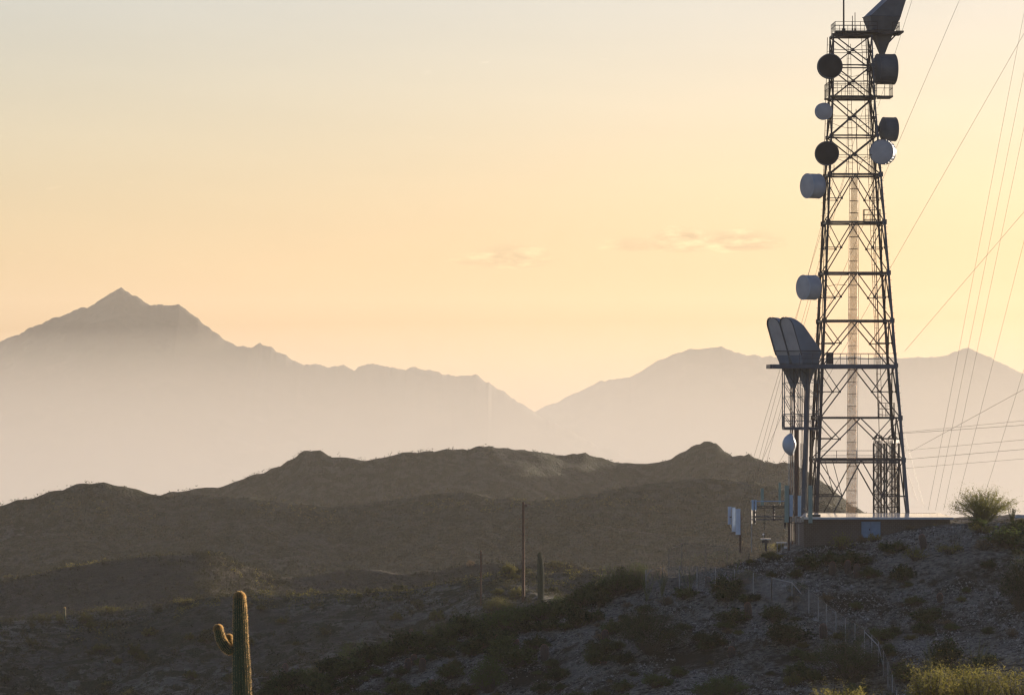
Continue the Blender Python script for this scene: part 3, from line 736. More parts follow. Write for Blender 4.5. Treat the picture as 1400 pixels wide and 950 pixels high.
# ------------------------------------------------------------------ building
BD = 463.5
bx0, bx1 = P(1097, 720, BD).x, P(1301, 710, BD).x
bz0 = zpy(752, BD); rz = zpy(709, BD)
b = thing('equipment_building', 'long low brown block building with a bright flat roof under the lattice tower', 'building', ((bx0 + bx1) / 2, BD, bz0))
W = (bx1 - bx0) / 2; h = rz - bz0; dep = 12.5
dx0, dx1 = P(1177, 720, BD).x - (bx0 + bx1) / 2, P(1204.5, 720, BD).x - (bx0 + bx1) / 2
dzt = zpy(712, BD) - bz0; dzb = zpy(735, BD) - bz0
m = MB(); m.box(-W + .15, dx0, 0, .3, -1, h); m.box(dx1, W - .15, 0, .3, -1, h); m.box(dx0, dx1, 0, .3, dzt, h); m.box(dx0, dx1, 0, .3, -1, dzb)
m.box(-W + .15, -W + .45, .3, dep, -1, h); m.box(W - .45, W - .15, .3, dep, -1, h); m.box(-W + .45, W - .45, dep - .3, dep, -1, h + .3); m.build('wall', M['wall'], b)
m = MB(); m.box(dx0 + .06, (dx0 + dx1) / 2 - .015, .10, .16, dzb, dzt - .06); m.box((dx0 + dx1) / 2 + .015, dx1 - .06, .10, .16, dzb, dzt - .06); d = m.build('door', M['door'], b)
m = MB(); m.box((dx0 + dx1) / 2 - .18, (dx0 + dx1) / 2 - .1, .04, .10, (dzb + dzt) / 2 - .1, (dzb + dzt) / 2 + .08); m.build('handle', M['steel'], d)
m = MB(); m.box(dx0, dx0 + .06, .02, .2, dzb, dzt); m.box(dx1 - .06, dx1, .02, .2, dzb, dzt); m.box(dx0 + .06, dx1 - .06, .02, .2, dzt - .06, dzt); m.build('door_frame', M['steel_blue'], d)
m = MB(); rr = .12
vs = [(-W - .25, -.35, h + .17), (W + .15, -.35, h + .17), (W - .1, dep + .1, h + .17 + rr), (-W + 1.0, dep + .1, h + .17 + rr), (-W - .25, -.35, h + .03), (W + .15, -.35, h + .03), (W - .1, dep + .1, h + .03), (-W + 1.0, dep + .1, h + .03)]
m.add(vs, [(0, 1, 2, 3), (7, 6, 5, 4), (0, 4, 5, 1), (1, 5, 6, 2), (2, 6, 7, 3), (3, 7, 4, 0)]); rf = m.build('roof', M['roof'], b)
m = MB(); m.box(-W - .27, W + .17, -.39, -.352, h - .06, h + .10); m.build('fascia', M['fascia'], rf)
m = MB(); m.box(-W + .6, -W + 1.9, .6, 1.6, h + .2, h + .42); m.build('roof_hatch', M['black'], rf)
m = MB(); m.tube((-W + 1.2, 3, h + .3), (-W + .3, 3.4, h + 1.0), .07, n=5); m.build('cable_tray', M['wire'], rf)

# ------------------------------------------------------------------ cellular antennas left of the building
def panel(px, ptop, pbot, D, wpx, mat, azd, label, pole=None, depth=.14, grp=None):
    t = thing('panel_antenna', label, 'antenna', P(px, (ptop + pbot) / 2, D), R(azd), grp)
    kk = F / D; hh = (pbot - ptop) / 2 / kk; hw = wpx / 2 / kk
    m = MB(); m.box(-depth / 2, depth / 2, -hw, hw, -hh, hh)
    m.build('panel', M[mat], t)
    m = MB(); m.box(-depth / 2 - .01, depth / 2 + .01, -hw - .01, hw + .01, hh, hh + .05); m.box(-depth / 2 - .01, depth / 2 + .01, -hw - .01, hw + .01, -hh - .05, -hh); m.build('end_cap', M[mat], t)
    m = MB()
    for s in (-.6, .6): m.box(-depth / 2 - .22, -depth / 2, -.05, .05, hh * s - .05, hh * s + .05)
    m.tube((-depth / 2 - .25, 0, -hh * .9), (-depth / 2 - .25, 0, hh * .9), .035, n=6)
    m.build('bracket', M['steel'], t)
    m = MB()
    for s in (-.05, .05): m.tube((0, s, -hh - .05), (-.1, s * 2, -hh - .25), .025, n=4)
    m.build('cable_tail', M['black'], t)
    if pole:
        m = MB(); zb = zpy(pole, D) - zpy((ptop + pbot) / 2, D); m.tube((-depth / 2 - .25, 0, -hh * .8), (-depth / 2 - .25, 0, zb), .045, n=6); m.build('pole', M['post'], t)
    return t
AD = 461.
panel(1075.5, 664, 713, AD - .6, 5.6, 'pan_g', -80, 'long pale green panel antenna at the right end of the open frame')
panel(1108, 664, 714, AD - .4, 5.2, 'pan_g', -80, 'long pale green panel antenna touching the left end of the white roof')
panel(1081.5, 677, 705, AD - .2, 4.6, 'pan_b', -78, 'short light blue panel antenna on a thin post reaching the ground, left of its twin', 751)
panel(1093, 678, 705, AD + .2, 4.4, 'pan_b', -82, 'short light blue panel antenna on a thin post just left of the brown wall', 745)
panel(1042, 668, 690, AD + .4, 4., 'pan_g', -85, 'short pale green panel antenna sticking up above the open frame')
panel(1066, 660, 688, AD + 1.2, 3., 'pan_g', -85, 'slim pale green panel antenna half hidden behind the long green one')
# trio at the left edge
g = 'row of three white panels at the far left of the site'
panel(997.5, 693, 716, AD, 4.5, 'pan_w', -72, 'smallest white panel antenna, leftmost of the row of three', grp=g)
panel(1003, 694, 726, AD - .4, 4.6, 'pan_w', -66, 'white panel antenna in the middle of the row of three', grp=g)
panel(1009, 696, 730, AD - .8, 6.4, 'pan_w', -70, 'widest white panel antenna, rightmost of the row of three', grp=g)
t = thing('antenna_mast', 'rusty short mast holding the row of three white panel antennas', 'mast', P(1012, 752, AD + .3))
m = MB(); hh = zpy(699, AD) - zpy(752, AD); m.tube((0, 0, -.3), (0, 0, hh), .12, n=8); m.build('pole', M['rust'], t)
m = MB(); m.box(-1.1, .15, -.6, -.5, hh * .42, hh * .42 + .1); m.box(-1.1, .15, -.6, -.5, hh * .85, hh * .85 + .1); m.build('crossarm', M['rust'], t)
m = MB()
for q in range(10): m.box(-.2 + random.random() * .3, .02 + random.random() * .25, -.2, .2, hh * q / 10, hh * q / 10 + .12)
m.build('clamp', M['rust'], t)
# open H-frame
t = thing('antenna_rack', 'open steel rack on a thin pole between the white panels and the green panels', 'frame', P(1027.5, 748, AD))
kk = F / AD; fr = lambda px: (px - 1027.5) / kk; fz = lambda py: zpy(py, AD) - zpy(748, AD)
m = MB(); m.tube((0, 0, -.5), (0, 0, fz(683)), .06, n=6); m.build('pole', M['post'], t)
for yy, mt, r in ((685, 'pan_b', .05), (692, 'steel', .05), (694, 'steel', .04), (706, 'steel_blue', .05), (710, 'steel_blue', .045)):
    m = MB(); m.tube((-.1, 0, fz(yy)), (fr(1075), -.2, fz(yy)), r, n=6); m.build('crossbar', M[mt], t)
for px, y0, y1 in ((1032, 684, 716), (1058, 690, 712), (1073, 688, 722)):
    m = MB(); m.tube((fr(px), -.1, fz(y0)), (fr(px), -.1, fz(y1)), .07, n=5)
    for q in range(5): yy = y0 + (y1 - y0) * (q + .5) / 5; m.box(fr(px) - .14 + .05 * (q % 2), fr(px) + .12, -.28, .05, fz(yy) - .11, fz(yy) + .11)
    m.build('radio_unit', M['steel'], t)
m = MB(); m.tube((fr(1045), 0, fz(690)), (fr(1045), 0, fz(735)), .025, n=4); m.build('cable', M['black'], t)
m = MB()
for px in (1029, 1033): m.box(fr(px) - .1, fr(px) + .1, -.3, -.15, fz(697), fz(683))
m.build('small_panel', M['pan_b'], t)
t = thing('support_post', 'thick dark square post in front of the left end of the brown building', 'post', P(1078.5, 752, AD))
m = MB(); hh = zpy(668, AD) - zpy(752, AD); m.tube((0, 0, -.3), (0, 0, hh), .15, n=4); m.build('shaft', M['rust'], t)
m = MB()
for q in range(7): m.box(-.25, .25, -.2, .1, hh * (.45 + q * .075), hh * (.45 + q * .075) + .1)
m.build('bracket', M['steel'], t)
t = thing('coax_cabinet', 'low silver cabinet and clamp assembly at the foot of the blue panels', 'cabinet', P(1090, 712, AD + .3))
m = MB()
for q in range(6): m.box(-.75 + q * .25, -.58 + q * .25, 0, .3, -.15 + .1 * (q % 2), .25 + .12 * (q % 3))
m.build('clamp_row', M['post'], t)
m = MB(); m.box(-.85, .85, .1, .2, -.28, -.2); m.build('shelf', M['steel'], t)
t = thing('solar_panel', 'small bright flat white panel on a stand among brush', 'panel', P(1047, 748, AD - .3))
m = MB(); zz = zpy(737, AD) - zpy(748, AD); m.box(-.52, .52, -.3, .5, zz, zz + .09); m.build('top', M['roof'], t)
m = MB(); m.box(-.12, .12, -.1, .1, -.4, zz); m.box(-.4, .3, -.2, .2, zz - .35, zz - .1); m.build('stand', M['steel'], t)
t = thing('vent_pipe', 'tiny bright white cap on a thin stem above the flat panel', 'vent', P(1043.5, 745, AD + .3))
m = MB(); zz = zpy(731, AD) - zpy(745, AD); m.tube((0, 0, -.3), (0, 0, zz), .03, n=5); m.build('stem', M['post'], t)
m = MB(); m.tube((0, 0, zz), (0, 0, zz + .15), .12, .08, n=8); m.build('cap', M['roof'], t)
t = thing('pipe_rack', 'low pale pipe rack in the yellow brush left of the thick post', 'rack', P(1068, 748, AD + .6))
m = MB(); m.box(-.5, .55, -.1, .1, .45, .55); m.box(.3, .6, -.3, 0, -.1, .1); m.build('rail', M['roof'], t)
m = MB()
for q in (-.4, 0, .4): m.tube((q, 0, -.5), (q, 0, .45), .04, n=4)
m.build('post', M['post'], t)

# ------------------------------------------------------------------ utility poles, wires
def upole(px, ptop, pbase, label, r, prongs, cross=None):
    g_ = cast(px, pbase, 400); D = g_.y if g_ else 460.
    t = thing('utility_pole', label, 'pole', P(px, pbase, D)); hh = zpy(ptop, D) - zpy(pbase, D)
    m = MB(); m.tube((0, 0, -2), (0, 0, hh), r * 1.15, r * .85, 10); m.build('shaft', M['wood'], t)
    for q in prongs:
        m = MB(); m.tube((-.75, 0, hh * q + .06), (.75, 0, hh * q + .06), .03, n=4)
        for s in (-.6, .6): m.tube((s, 0, hh * q + .06), (s, 0, hh * q + .2), .045, n=5)
        m.build('crossarm', M['wood'], t)
    if cross:
        m = MB(); m.tube((0, 0, hh - cross * .6), (1.1, -.1, hh - cross * .6 + .1), .05, n=5); m.box(.25, .55, -.15, .15, hh - cross * .8 - .2, hh - cross * .8 + .2); m.build('bracket', M['rust'], t)
    m = MB(); m.tube((r * .8, -.1, 0), (r * .75, -.1, hh * .97), .03, n=4); m.build('conduit', M['rust'], t)
    return P(px, ptop, D)
p1 = upole(715.5, 686, 822, 'taller reddish wooden utility pole beside the single column cactus', .22, (.82, .74, .66, .60), .7)
p2 = upole(657.5, 752, 828, 'shorter thin wooden utility pole left of the tall pole', .15, (.92,))
def wire(a, b, label, cat='cable', r=.018, sag=0., group=None, name='guy_wire'):
    m = MB(); n = 1 if not sag else 14; pts = []
    for i in range(n + 1):
        t = i / n; p = a + (b - a) * t; pts.append(p - Vector((0, 0, sag * 4 * t * (1 - t))))
    m.path(pts, [r] * (n + 1), 4)
    o = m.build(name, M['wire'], None); tag(o, label, cat, group); return o
def ext(x0, y0, x1, y1, t0, t1, D0, D1, **k):
    a = P(x0 + (x1 - x0) * t0, y0 + (y1 - y0) * t0, D0); b_ = P(x0 + (x1 - x0) * t1, y0 + (y1 - y0) * t1, D1); return a, b_
gw = 'guy wires of the masts around the tower'
def gl(x0, y0, x1, y1, D0, D1, label, t0=-.4, t1=1., r=.017, group=gw, name='guy_wire', cat='cable', sag=0.):
    a, b_ = ext(x0, y0, x1, y1, t0, t1, D0 * 1.55, D1 * 1.55); wire(a, b_, label, cat, r, sag, group, name)
gl(1312, 0, 1204, 252, 306, 325, 'guy wire from the top edge passing behind the right tower side at dish height', t1=2.62)
gl(1247, 0, 1226, 66, 316, 322, 'short guy wire passing the tip of the top horn antenna', t1=2.2)
gl(1395, 55, 1218, 365, 306, 325, 'long guy wire slanting from the upper right edge to the middle of the tower', t1=2.02)
gl(1393, 55, 1269, 697, 306, 318, 'steep guy wire landing behind the right half of the roof, leftmost of the steep ones')
gl(1400, 100, 1279, 697, 306, 318, 'steep guy wire landing behind the roof, second from the left of the steep ones')
gl(1400, 175, 1290, 697, 306, 318, 'steep guy wire landing at the right end of the roof, third of the steep ones')
gl(1400, 330, 1306, 697, 306, 316, 'steep guy wire ending at the left edge of the round green tree')
gl(1400, 505, 1342, 690, 306, 310, 'steep guy wire ending in the crown of the round green tree')
gl(1400, 290, 1237, 480, 306, 316, 'slanting guy wire crossing the steep ones and meeting the tower at platform height', t1=1.0)
gl(1400, 532, 1243, 618, 306, 316, 'gently slanting guy wire crossing the power lines right of the tower')
gl(1116, 340, 1032, 620, 326, 345, 'guy wire leaving the left tower leg, farthest left of the left-hand set', t0=-.1, t1=1.6)
gl(1093, 420, 1040, 618, 326, 345, 'guy wire left of the tower, second of the left-hand set', t0=-.9, t1=1.9)
gl(1106, 420, 1049, 628, 326, 345, 'guy wire left of the tower, nearest the blue horns', t0=-.9, t1=1.9)
gl(1154, 240, 1066, 545, 322, 345, 'guy wire seen through the upper lattice and dropping behind the horns', t0=-.3, t1=1.4)
gl(1238, 600, 1263, 692, 314, 318, 'short guy wire beside the right tower leg with two clamps', t0=-.1)
gl(1238, 640, 1254, 684, 314, 318, 'shortest guy wire near the foot of the right tower leg', t0=-.1)
pl = 'power lines running right from the tower'
gl(1225, 592, 1400, 575, 318, 290, 'topmost power line to the right of the tower', t0=0, t1=1.5, group=pl, name='power_line')
gl(1225, 593, 1400, 581, 318, 290, 'power line just below the topmost one right of the tower', t0=0, t1=1.5, r=.024, group=pl, name='power_line')
gl(1225, 617, 1400, 601, 318, 290, 'middle power line of the five right of the tower', t0=0, t1=1.5, group=pl, name='power_line')
gl(1225, 629, 1400, 614, 318, 290, 'fourth power line from the top right of the tower', t0=0, t1=1.5, r=.022, group=pl, name='power_line')
gl(1225, 641, 1400, 627, 318, 290, 'lowest power line right of the tower', t0=0, t1=1.5, group=pl, name='power_line')
wire(p1 + Vector((.4, 0, -.3)), P(1000, 735, 465), 'thin cable sagging from the tall pole toward the antenna site', r=.008, sag=1.2, name='power_line')
wire(p2 + Vector((0, 0, -.2)), p1 + Vector((0, 0, -1.2)), 'short thin cable between the two wooden poles', r=.010, sag=.5, name='power_line')
gl(1040, 655, 1086, 636, 340, 316, 'faint cable meeting the left tower leg under the domed dish', t0=-.1, t1=1., group=None, name='power_line')

# ------------------------------------------------------------------ chain-link fence
def fence(pts, label, hgt):
    """pts: (px, top py); post feet found on the ground"""
    q = []
    for px, pt in pts:
        g_ = cast(px, pt + hgt * 13.3, 340.)
        if g_ is None: continue
        q.append(g_)
    t = thing('chain_link_fence', label, 'fence', q[0])
    loc = [p - q[0] for p in q]
    for i, p in enumerate(loc):
        m = MB(); m.tube(p + Vector((0, 0, -.3)), p + Vector((0, 0, hgt)), .045 if i not in (0, len(loc) - 1) else .055, n=6); m.build('post', M['post'], t)
    for a, b_ in zip(loc, loc[1:]):
        m = MB(); h1, h0 = Vector((0, 0, hgt - .04)), Vector((0, 0, -.1)); n = Vector(((b_ - a).y, -(b_ - a).x, 0)).normalized() * .012
        m.add([a + h0 + n, b_ + h0 + n, b_ + h1 + n, a + h1 + n, a + h0 - n, b_ + h0 - n, b_ + h1 - n, a + h1 - n], [(0, 1, 2, 3), (7, 6, 5, 4)])
        m.build('mesh_panel', M['link'], t)
    m = MB()
    for a, b_ in zip(loc, loc[1:]): m.tube(a + Vector((0, 0, hgt)), b_ + Vector((0, 0, hgt)), .012, n=4)
    m.build('tension_wire', M['wire'], t)
    return loc, t
FL = [(883, 779), (906, 776), (929, 774), (953, 775), (978, 776), (1004, 779), (1030, 784), (1055, 790)]
FR = [(1055, 790), (1083, 795), (1106, 808), (1119, 818), (1130, 828), (1143, 838), (1156, 847), (1169, 855), (1182, 863), (1192, 871), (1201, 880), (1208, 893), (1214, 908), (1220, 926), (1226, 948)]
loc, t = fence(FL, 'upper run of grey chain-link fence along the dark crest left of the slope', 2.3)
m = MB(); m.tube(loc[0] + Vector((0, 0, 1.6)), loc[0] + Vector((.5, 0, 2.25)), .04, n=5); m.build('brace', M['post'], t)
loc, t = fence(FR, 'chain-link fence running downhill across the stony slope to the bottom edge', 2.3)
m = MB()
m.tube(loc[0] + Vector((0, 0, 2.2)), loc[1] + Vector((0, 0, 2.1)), .05, n=5); m.tube(loc[1] + Vector((0, 0, 2.1)), loc[1] + (loc[2] - loc[1]) * .55 + Vector((0, 0, 1.5)), .05, n=5)
m.tube(loc[8] + Vector((0, 0, 2.1)), loc[10] + Vector((0, 0, 1.9)), .05, n=5); m.tube(loc[10] + Vector((0, 0, 1.9)), loc[11] + Vector((0, 0, .9)), .05, n=5); m.build('brace', M['post'], t)
def fence2():
    q = [Vector((P(px, 760, 464.5 + dd).x, 464.5 + dd, zpy(py, 464.5 + dd))) for px, py, dd in ((914, 775, -1), (932, 773, 0), (965, 769, 2), (994, 764, 4), (1024, 760, 5))]
    tops = [752, 742, 744, 747, 748]
    t = thing('chain_link_fence', 'faint tall fence behind the crest bushes left of the white panels', 'fence', q[0]); loc = [p - q[0] for p in q]
    hs = [zpy(tp, p.y) - p.z for tp, p in zip(tops, q)]
    for p, hh in zip(loc, hs): m = MB(); m.tube(p + Vector((0, 0, -1)), p + Vector((0, 0, hh)), .04, n=5); m.build('post', M['wire'], t)
    for i in range(len(loc) - 1):
        a, c = loc[i], loc[i + 1]; m = MB()
        m.add([a - Vector((0, 0, 1)), c - Vector((0, 0, 1)), c + Vector((0, 0, hs[i + 1] - .05)), a + Vector((0, 0, hs[i] - .05))], [(0, 1, 2, 3)]); m.build('mesh_panel', M['link'], t)
    m = MB()
    for i in range(len(loc) - 1): m.tube(loc[i] + Vector((0, 0, hs[i])), loc[i + 1] + Vector((0, 0, hs[i + 1])), .03, n=4)
    m.build('top_rail', M['wire'], t)
fence2()
t = thing('boundary_wall', 'pale low wall at the far right beyond the round green tree', 'wall', P(1400, 716, 473))
m = MB(); m.box(-.9, 6, 0, .3, -1, zpy(704, 473) - zpy(716, 473)); o = m.build('wall', M['fascia'], t)
M['leaf_dry2'] = leafmat('leaf_dry_low', (.035, .034, .018), (.08, .07, .035), trans=.3)
# ------------------------------------------------------------------ plants
def leaf(m, c, r, mi=0, up=0.):
    a = random.uniform(0, 2 * math.pi); e = random.uniform(-1, 1)
    u = Vector((math.cos(a), math.sin(a), e)).normalized() * r
    v = Vector((-math.sin(a + random.uniform(-.6, .6)), math.cos(a), random.uniform(-.8, .8) + up)).normalized() * r * random.uniform(.35, .7)
    m.add([c - u, c + v, c + u, c - v], [(0, 1, 2, 3)], mi)
def shrub_mesh(w, h, n, leaf_r, clumps, upright=.5, dome=True, spread=.16):
    """fan of stems; leaves scattered round the stem ends so the outline is uneven"""
    st = MB(); lf = MB(); tips = []
    for i in range(clumps):
        a = random.uniform(0, 2 * math.pi); rr = math.sqrt(random.random()) * w / 2 * .92
        top = h * (1 - (rr / (w / 2)) ** 2 * .62) * random.uniform(.55, 1.) if dome else h * random.uniform(.5, 1.)
        end = Vector((rr * math.cos(a), rr * math.sin(a), top)); mid = Vector((end.x * .45, end.y * .45, top * .55)) + Vector((random.uniform(-.05, .05) * w,) * 3)
        st.path([Vector((end.x * .08, end.y * .08, -.15)), mid, end], [.035, .022, .008], 3); tips.append((mid, end))
    for k in range(n):
        mid, end = random.choice(tips); t = random.random() ** .6
        p = mid + (end - mid) * t; s = spread * w * (.35 + .65 * random.random())
        p = p + Vector((random.gauss(0, s * .5), random.gauss(0, s * .5), random.gauss(0, s * .35)))
        if p.z < .02: p.z = random.uniform(.02, .2)
        leaf(lf, p, leaf_r * random.uniform(.5, 1.25), up=upright)
    # loose sprigs breaking the outline
    for mid, end in tips[:clumps // 2]:
        d = (end - mid).normalized(); 
        for q in range(5): leaf(lf, end + d * random.uniform(.05, .22) * h + Vector((random.gauss(0, .03), random.gauss(0, .03), 0)) * w, leaf_r * .6, up=2)
    return st, lf
PROTO = {}
def proto_shrub(key, name, w, h, n, lr, cl, lmat, **k):
    st, lf = shrub_mesh(w, h, n, lr, cl, **k)
    s = st.build('stem', M['bark']).data; l = lf.build('foliage', M[lmat]).data
    for o in list(C.objects):
        if o.data in (s, l): C.objects.unlink(o); bpy.data.objects.remove(o)
    PROTO.setdefault(key, []).append((name, s, l, w, h))
for i in range(4): proto_shrub('dark', 'creosote_bush', 2., 1.2, 1300, .10, 40, 'leaf_dark')
for i in range(3): proto_shrub('olive', 'brittlebush', 2., 1.1, 1200, .09, 38, 'leaf_olive')
for i in range(3): proto_shrub('green', 'creosote_bush', 2., 1.5, 1200, .09, 34, 'leaf_green')
for i in range(3): proto_shrub('yellow', 'brittlebush', 2., 1.1, 620, .07, 34, 'leaf_sunlit_yellow')
for i in range(2): proto_shrub('dry', 'dry_shrub', 2., 1.0, 800, .06, 34, 'leaf_dry')
for i in range(2): proto_shrub('far', 'desert_shrub', 2., 1.3, 150, .2, 12, 'far_leaf')
def plant(key, pos, w, h, label, group=None, cat='bush', sink=.06):
    name, s, l, w0, h0 = random.choice(PROTO[key])
    t = thing(name, label, cat, (pos[0], pos[1], pos[2] - sink), random.uniform(0, 6.28), group)
    t.scale = (w / w0, w / w0, h / h0)
    for nm, d in (('stem', s), ('foliage', l)):
        o = bpy.data.objects.new(nm, d); C.objects.link(o); o.parent = t
    return t
def at(px, py, y0=340.):
    g_ = cast(px, py, y0)
    return g_ if g_ is not None else P(px, py, 459)
def pbush(key, px, py, wpx, hpx, label, group=None, lo=340.):
    """one named bush: foot at (px, py)"""
    g_ = at(px, py, lo); s = F / g_.y
    return plant(key, g_, wpx / s, hpx / s, label, group)
def bigbush(px, py, wpx, hpx, lmat, label, n=9000, lr=.085, D=None, up=.8, name='palo_verde_shrub', cl=120):
    g_ = at(px, py) if D is None else Vector((P(px, py, D).x, D, max(G(P(px, py, D).x, D), -99)))
    s = F / g_.y
    if D is not None: hpx = (zpy(py - hpx, D) - g_.z) * s
    st, lf = shrub_mesh(wpx / s, hpx / s, n, lr, cl, upright=up, spread=.09, dome=D is None)
    t = thing(name, label, 'bush', g_ - Vector((0, 0, .1)))
    st.build('stem', M['bark'], t); lf.build('foliage', M[lmat], t); return t
bigbush(890, 893, 128, 72, 'leaf_dark', 'largest dark green bush on the shaded slope, below the ocotillo stalks')
bigbush(1158, 925, 120, 66, 'leaf_dark', 'wide dark bush against the lower part of the downhill fence')
bigbush(985, 955, 96, 36, 'leaf_green', 'dull green bush at the bottom edge left of the yellow brush', 6500)
bigbush(1398, 835, 80, 92, 'leaf_dark', 'tall dark bush filling the right edge of the slope', 9000)
bigbush(668, 946, 60, 58, 'leaf_green', 'upright grassy green shrub at the bottom centre of the slope', 5000, up=2.)
bigbush(640, 868, 70, 34, 'leaf_dark', 'dark bush mound at the crest under the short wooden pole', 5000)
bigbush(692, 862, 84, 40, 'leaf_green', 'green bush mound at the crest under the tall wooden pole', 5600)
bigbush(745, 848, 70, 30, 'leaf_dark', 'dark bush mound around the foot of the column cactus', 5000)
bigbush(678, 838, 60, 26, 'leaf_olive', 'light-tipped bush on the crest between the two wooden poles', 3800)
bigbush(608, 868, 60, 22, 'leaf_dark', 'low dark bush on the crest left of the short pole', 3600)
bigbush(800, 826, 66, 26, 'leaf_dark', 'dark bush on the crest right of the column cactus', 4200)
bigbush(848, 812, 70, 40, 'leaf_dark', 'dark thicket on the crest below the green upright stalks', 5000)
bigbush(872, 796, 40, 32, 'leaf_dark', 'blackish bush beside the top end of the fence', 3000)
bigbush(480, 908, 44, 36, 'leaf_green', 'bright green upright bush on the lower left crest', 3400, up=2.5)
bigbush(440, 922, 50, 18, 'leaf_olive', 'low olive bush on the crest left of the bright green one', 2600)
bigbush(540, 896, 70, 22, 'leaf_dark', 'low dark thicket on the crest above the cluster of barrel cacti', 3600)
bigbush(1334, 964, 190, 58, 'leaf_sunlit_yellow', 'large sunlit yellow bush in the bottom right corner', 22000, .05, D=196., cl=260)
bigbush(1276, 968, 76, 56, 'leaf_sunlit_yellow', 'sunlit yellow bush left of the large corner bush', 9000, .05, D=190., cl=100)
bigbush(1390, 966, 70, 56, 'leaf_olive', 'olive sunlit bush touching the right edge at the bottom', 3600, .045, D=193., cl=100)
bigbush(1147, 962, 100, 26, 'leaf_sunlit_yellow', 'low sunlit yellow brush at the bottom edge below the fence', 10000, .045, D=184., cl=120, up=1.5)
bigbush(1200, 965, 50, 20, 'leaf_sunlit_yellow', 'small sunlit tuft between the two larger yellow bushes', 1600, .04, D=187., cl=50, up=1.5)
named = [  # bushes keyed yellow have sunlight put into a brighter leaf colour
 ('yellow', 1150, 752, 40, 28, 'yellow-green bush in front of the brown wall left of the blue door'),
 ('yellow', 1195, 740, 26, 14, 'small yellowish bush at the foot of the blue door'),
 ('dry', 1178, 742, 18, 14, 'small orange-brown shrub against the left half of the blue door'),
 ('dry', 1243, 724, 18, 9, 'small orange-lit shrub on the crest right of the blue door'),
 ('yellow', 1252, 766, 40, 22, 'yellowish bush on the slope left of the tall barrel cactus'),
 ('yellow', 1300, 757, 44, 18, 'brown-yellow bush on the slope below the right end of the roof'),
 ('dry', 1345, 752, 40, 18, 'dry brown bush below the round green tree'),
 ('yellow', 1342, 728, 50, 14, 'low olive bush under the round green tree'),
 ('dark', 1376, 748, 60, 32, 'dark bush on the crest at the right edge'),
 ('dark', 1105, 778, 44, 24, 'dark bush on the upper slope in front of the left end of the building'),
 ('dark', 1060, 850, 46, 26, 'dark round bush just below the corner of the fence'),
 ('dark', 1078, 880, 70, 34, 'dark wide bush on the slope left of the lower fence'),
 ('dark', 1000, 852, 54, 24, 'dark bush left of the reddish barrel cactus near the fence'),
 ('dark', 1270, 850, 54, 24, 'dark bush in the middle of the right-hand slope'),
 ('dark', 1292, 912, 60, 42, 'dark rounded bush above the large sunlit corner bush'),
 ('yellow', 1052, 757, 34, 16, 'yellowish bush among the equipment below the open frame'),
 ('yellow', 1066, 752, 24, 12, 'small yellowish bush left of the thick post'),
 ('dry', 1015, 757, 50, 20, 'dry grey brush around the foot of the rusty short mast'),
 ('dark', 990, 772, 60, 22, 'dark bush on the crest below the row of three white panels'),
 ('dark', 950, 778, 50, 22, 'dark spiky bush behind the top of the upper fence'),
 ('dry', 902, 790, 40, 16, 'orange-lit dry brush at the left end of the upper fence'),
 ('dark', 1160, 772, 70, 22, 'dark bush below the yellow-green bush and the door'),
 ('dark', 1220, 755, 50, 18, 'dark low bush on the upper slope below the blue door'),
 ('dry', 560, 872, 20, 8, 'small tan tuft beside the barrel cactus on the left crest'),
]
for k_2, px, py, w_, h_, lab in named: pbush(k_2, px, py, w_, h_, lab)
# scattered scrub on the shaded hillside
hl = dict(dark=('dark scrub bush on the shaded stony hillside', 'dark scrub on the hillside'), olive=('olive-brown scrub bush on the shaded stony hillside', 'olive scrub on the hillside'),
          dry=('small dry grey shrub on the shaded stony hillside', 'dry shrubs on the hillside'), green=('green creosote bush along the lower left crest', 'green bushes on the crest'))
cnt = 0
while cnt < 225:
    px = random.uniform(320, 1420); top = lerp_table(HS, px); py = random.uniform(top + 3, 985)
    if noise.noise(Vector((px / 60, py / 25, 3.3))) < -.12 and random.random() < .8: continue
    if 1096 < px < 1300 and py < top + 16: continue
    g_ = cast(px, py)
    if g_ is None or g_.y > 462: continue
    key = random.choices(['dark', 'olive', 'dry'], [6, 2, 2])[0]; s = F / g_.y
    wpx = random.triangular(12, 60, 22) * (1.0 if key == 'dark' else .7); plant(key, g_, wpx / s, wpx * random.uniform(.38, .6) / s, *hl[key]); cnt += 1
for px in list(range(345, 880, 11)) + list(range(380, 820, 16)):
    pxx = px + random.uniform(-7, 7); g_ = at(pxx, lerp_table(HS, pxx) + random.uniform(1, 8) + (random.uniform(8, 34) if px % 16 == 12 else 0)); s = F / g_.y
    wpx = random.uniform(20, 48); plant('dark', g_, wpx / s, wpx * random.uniform(.4, .75) / s, 'dark bush along the left crest of the shaded hillside', 'dark bushes lining the left crest')
# ocotillo
def ocotillo(px, py, hpx, n, label, mat='leaf_green'):
    g_ = at(px, py); s = F / g_.y; t = thing('ocotillo', label, 'shrub', g_ - Vector((0, 0, .1))); hh = hpx / s; lf = MB(); st = MB()
    for i in range(n):
        a = random.uniform(0, 6.28); sp = random.uniform(.08, .42); L_ = hh * random.uniform(.65, 1.05); pts = []
        for q in range(7):
            u = q / 6; pts.append(Vector((math.cos(a) * sp * L_ * u ** 1.1, math.sin(a) * sp * L_ * u ** 1.1, L_ * u * (1 - .12 * sp * u))))
        st.path(pts, [.03] * 6 + [.012], 4)
        for q in range(60):
            u = random.uniform(.1, 1) * 5.99; i0 = int(u); p = pts[i0] + (pts[i0 + 1] - pts[i0]) * (u - i0)
            leaf(lf, p + Vector((random.gauss(0, .045), random.gauss(0, .045), 0)), .055)
    st.build('stem', M['bark_green'], t); lf.build('foliage', M[mat], t)
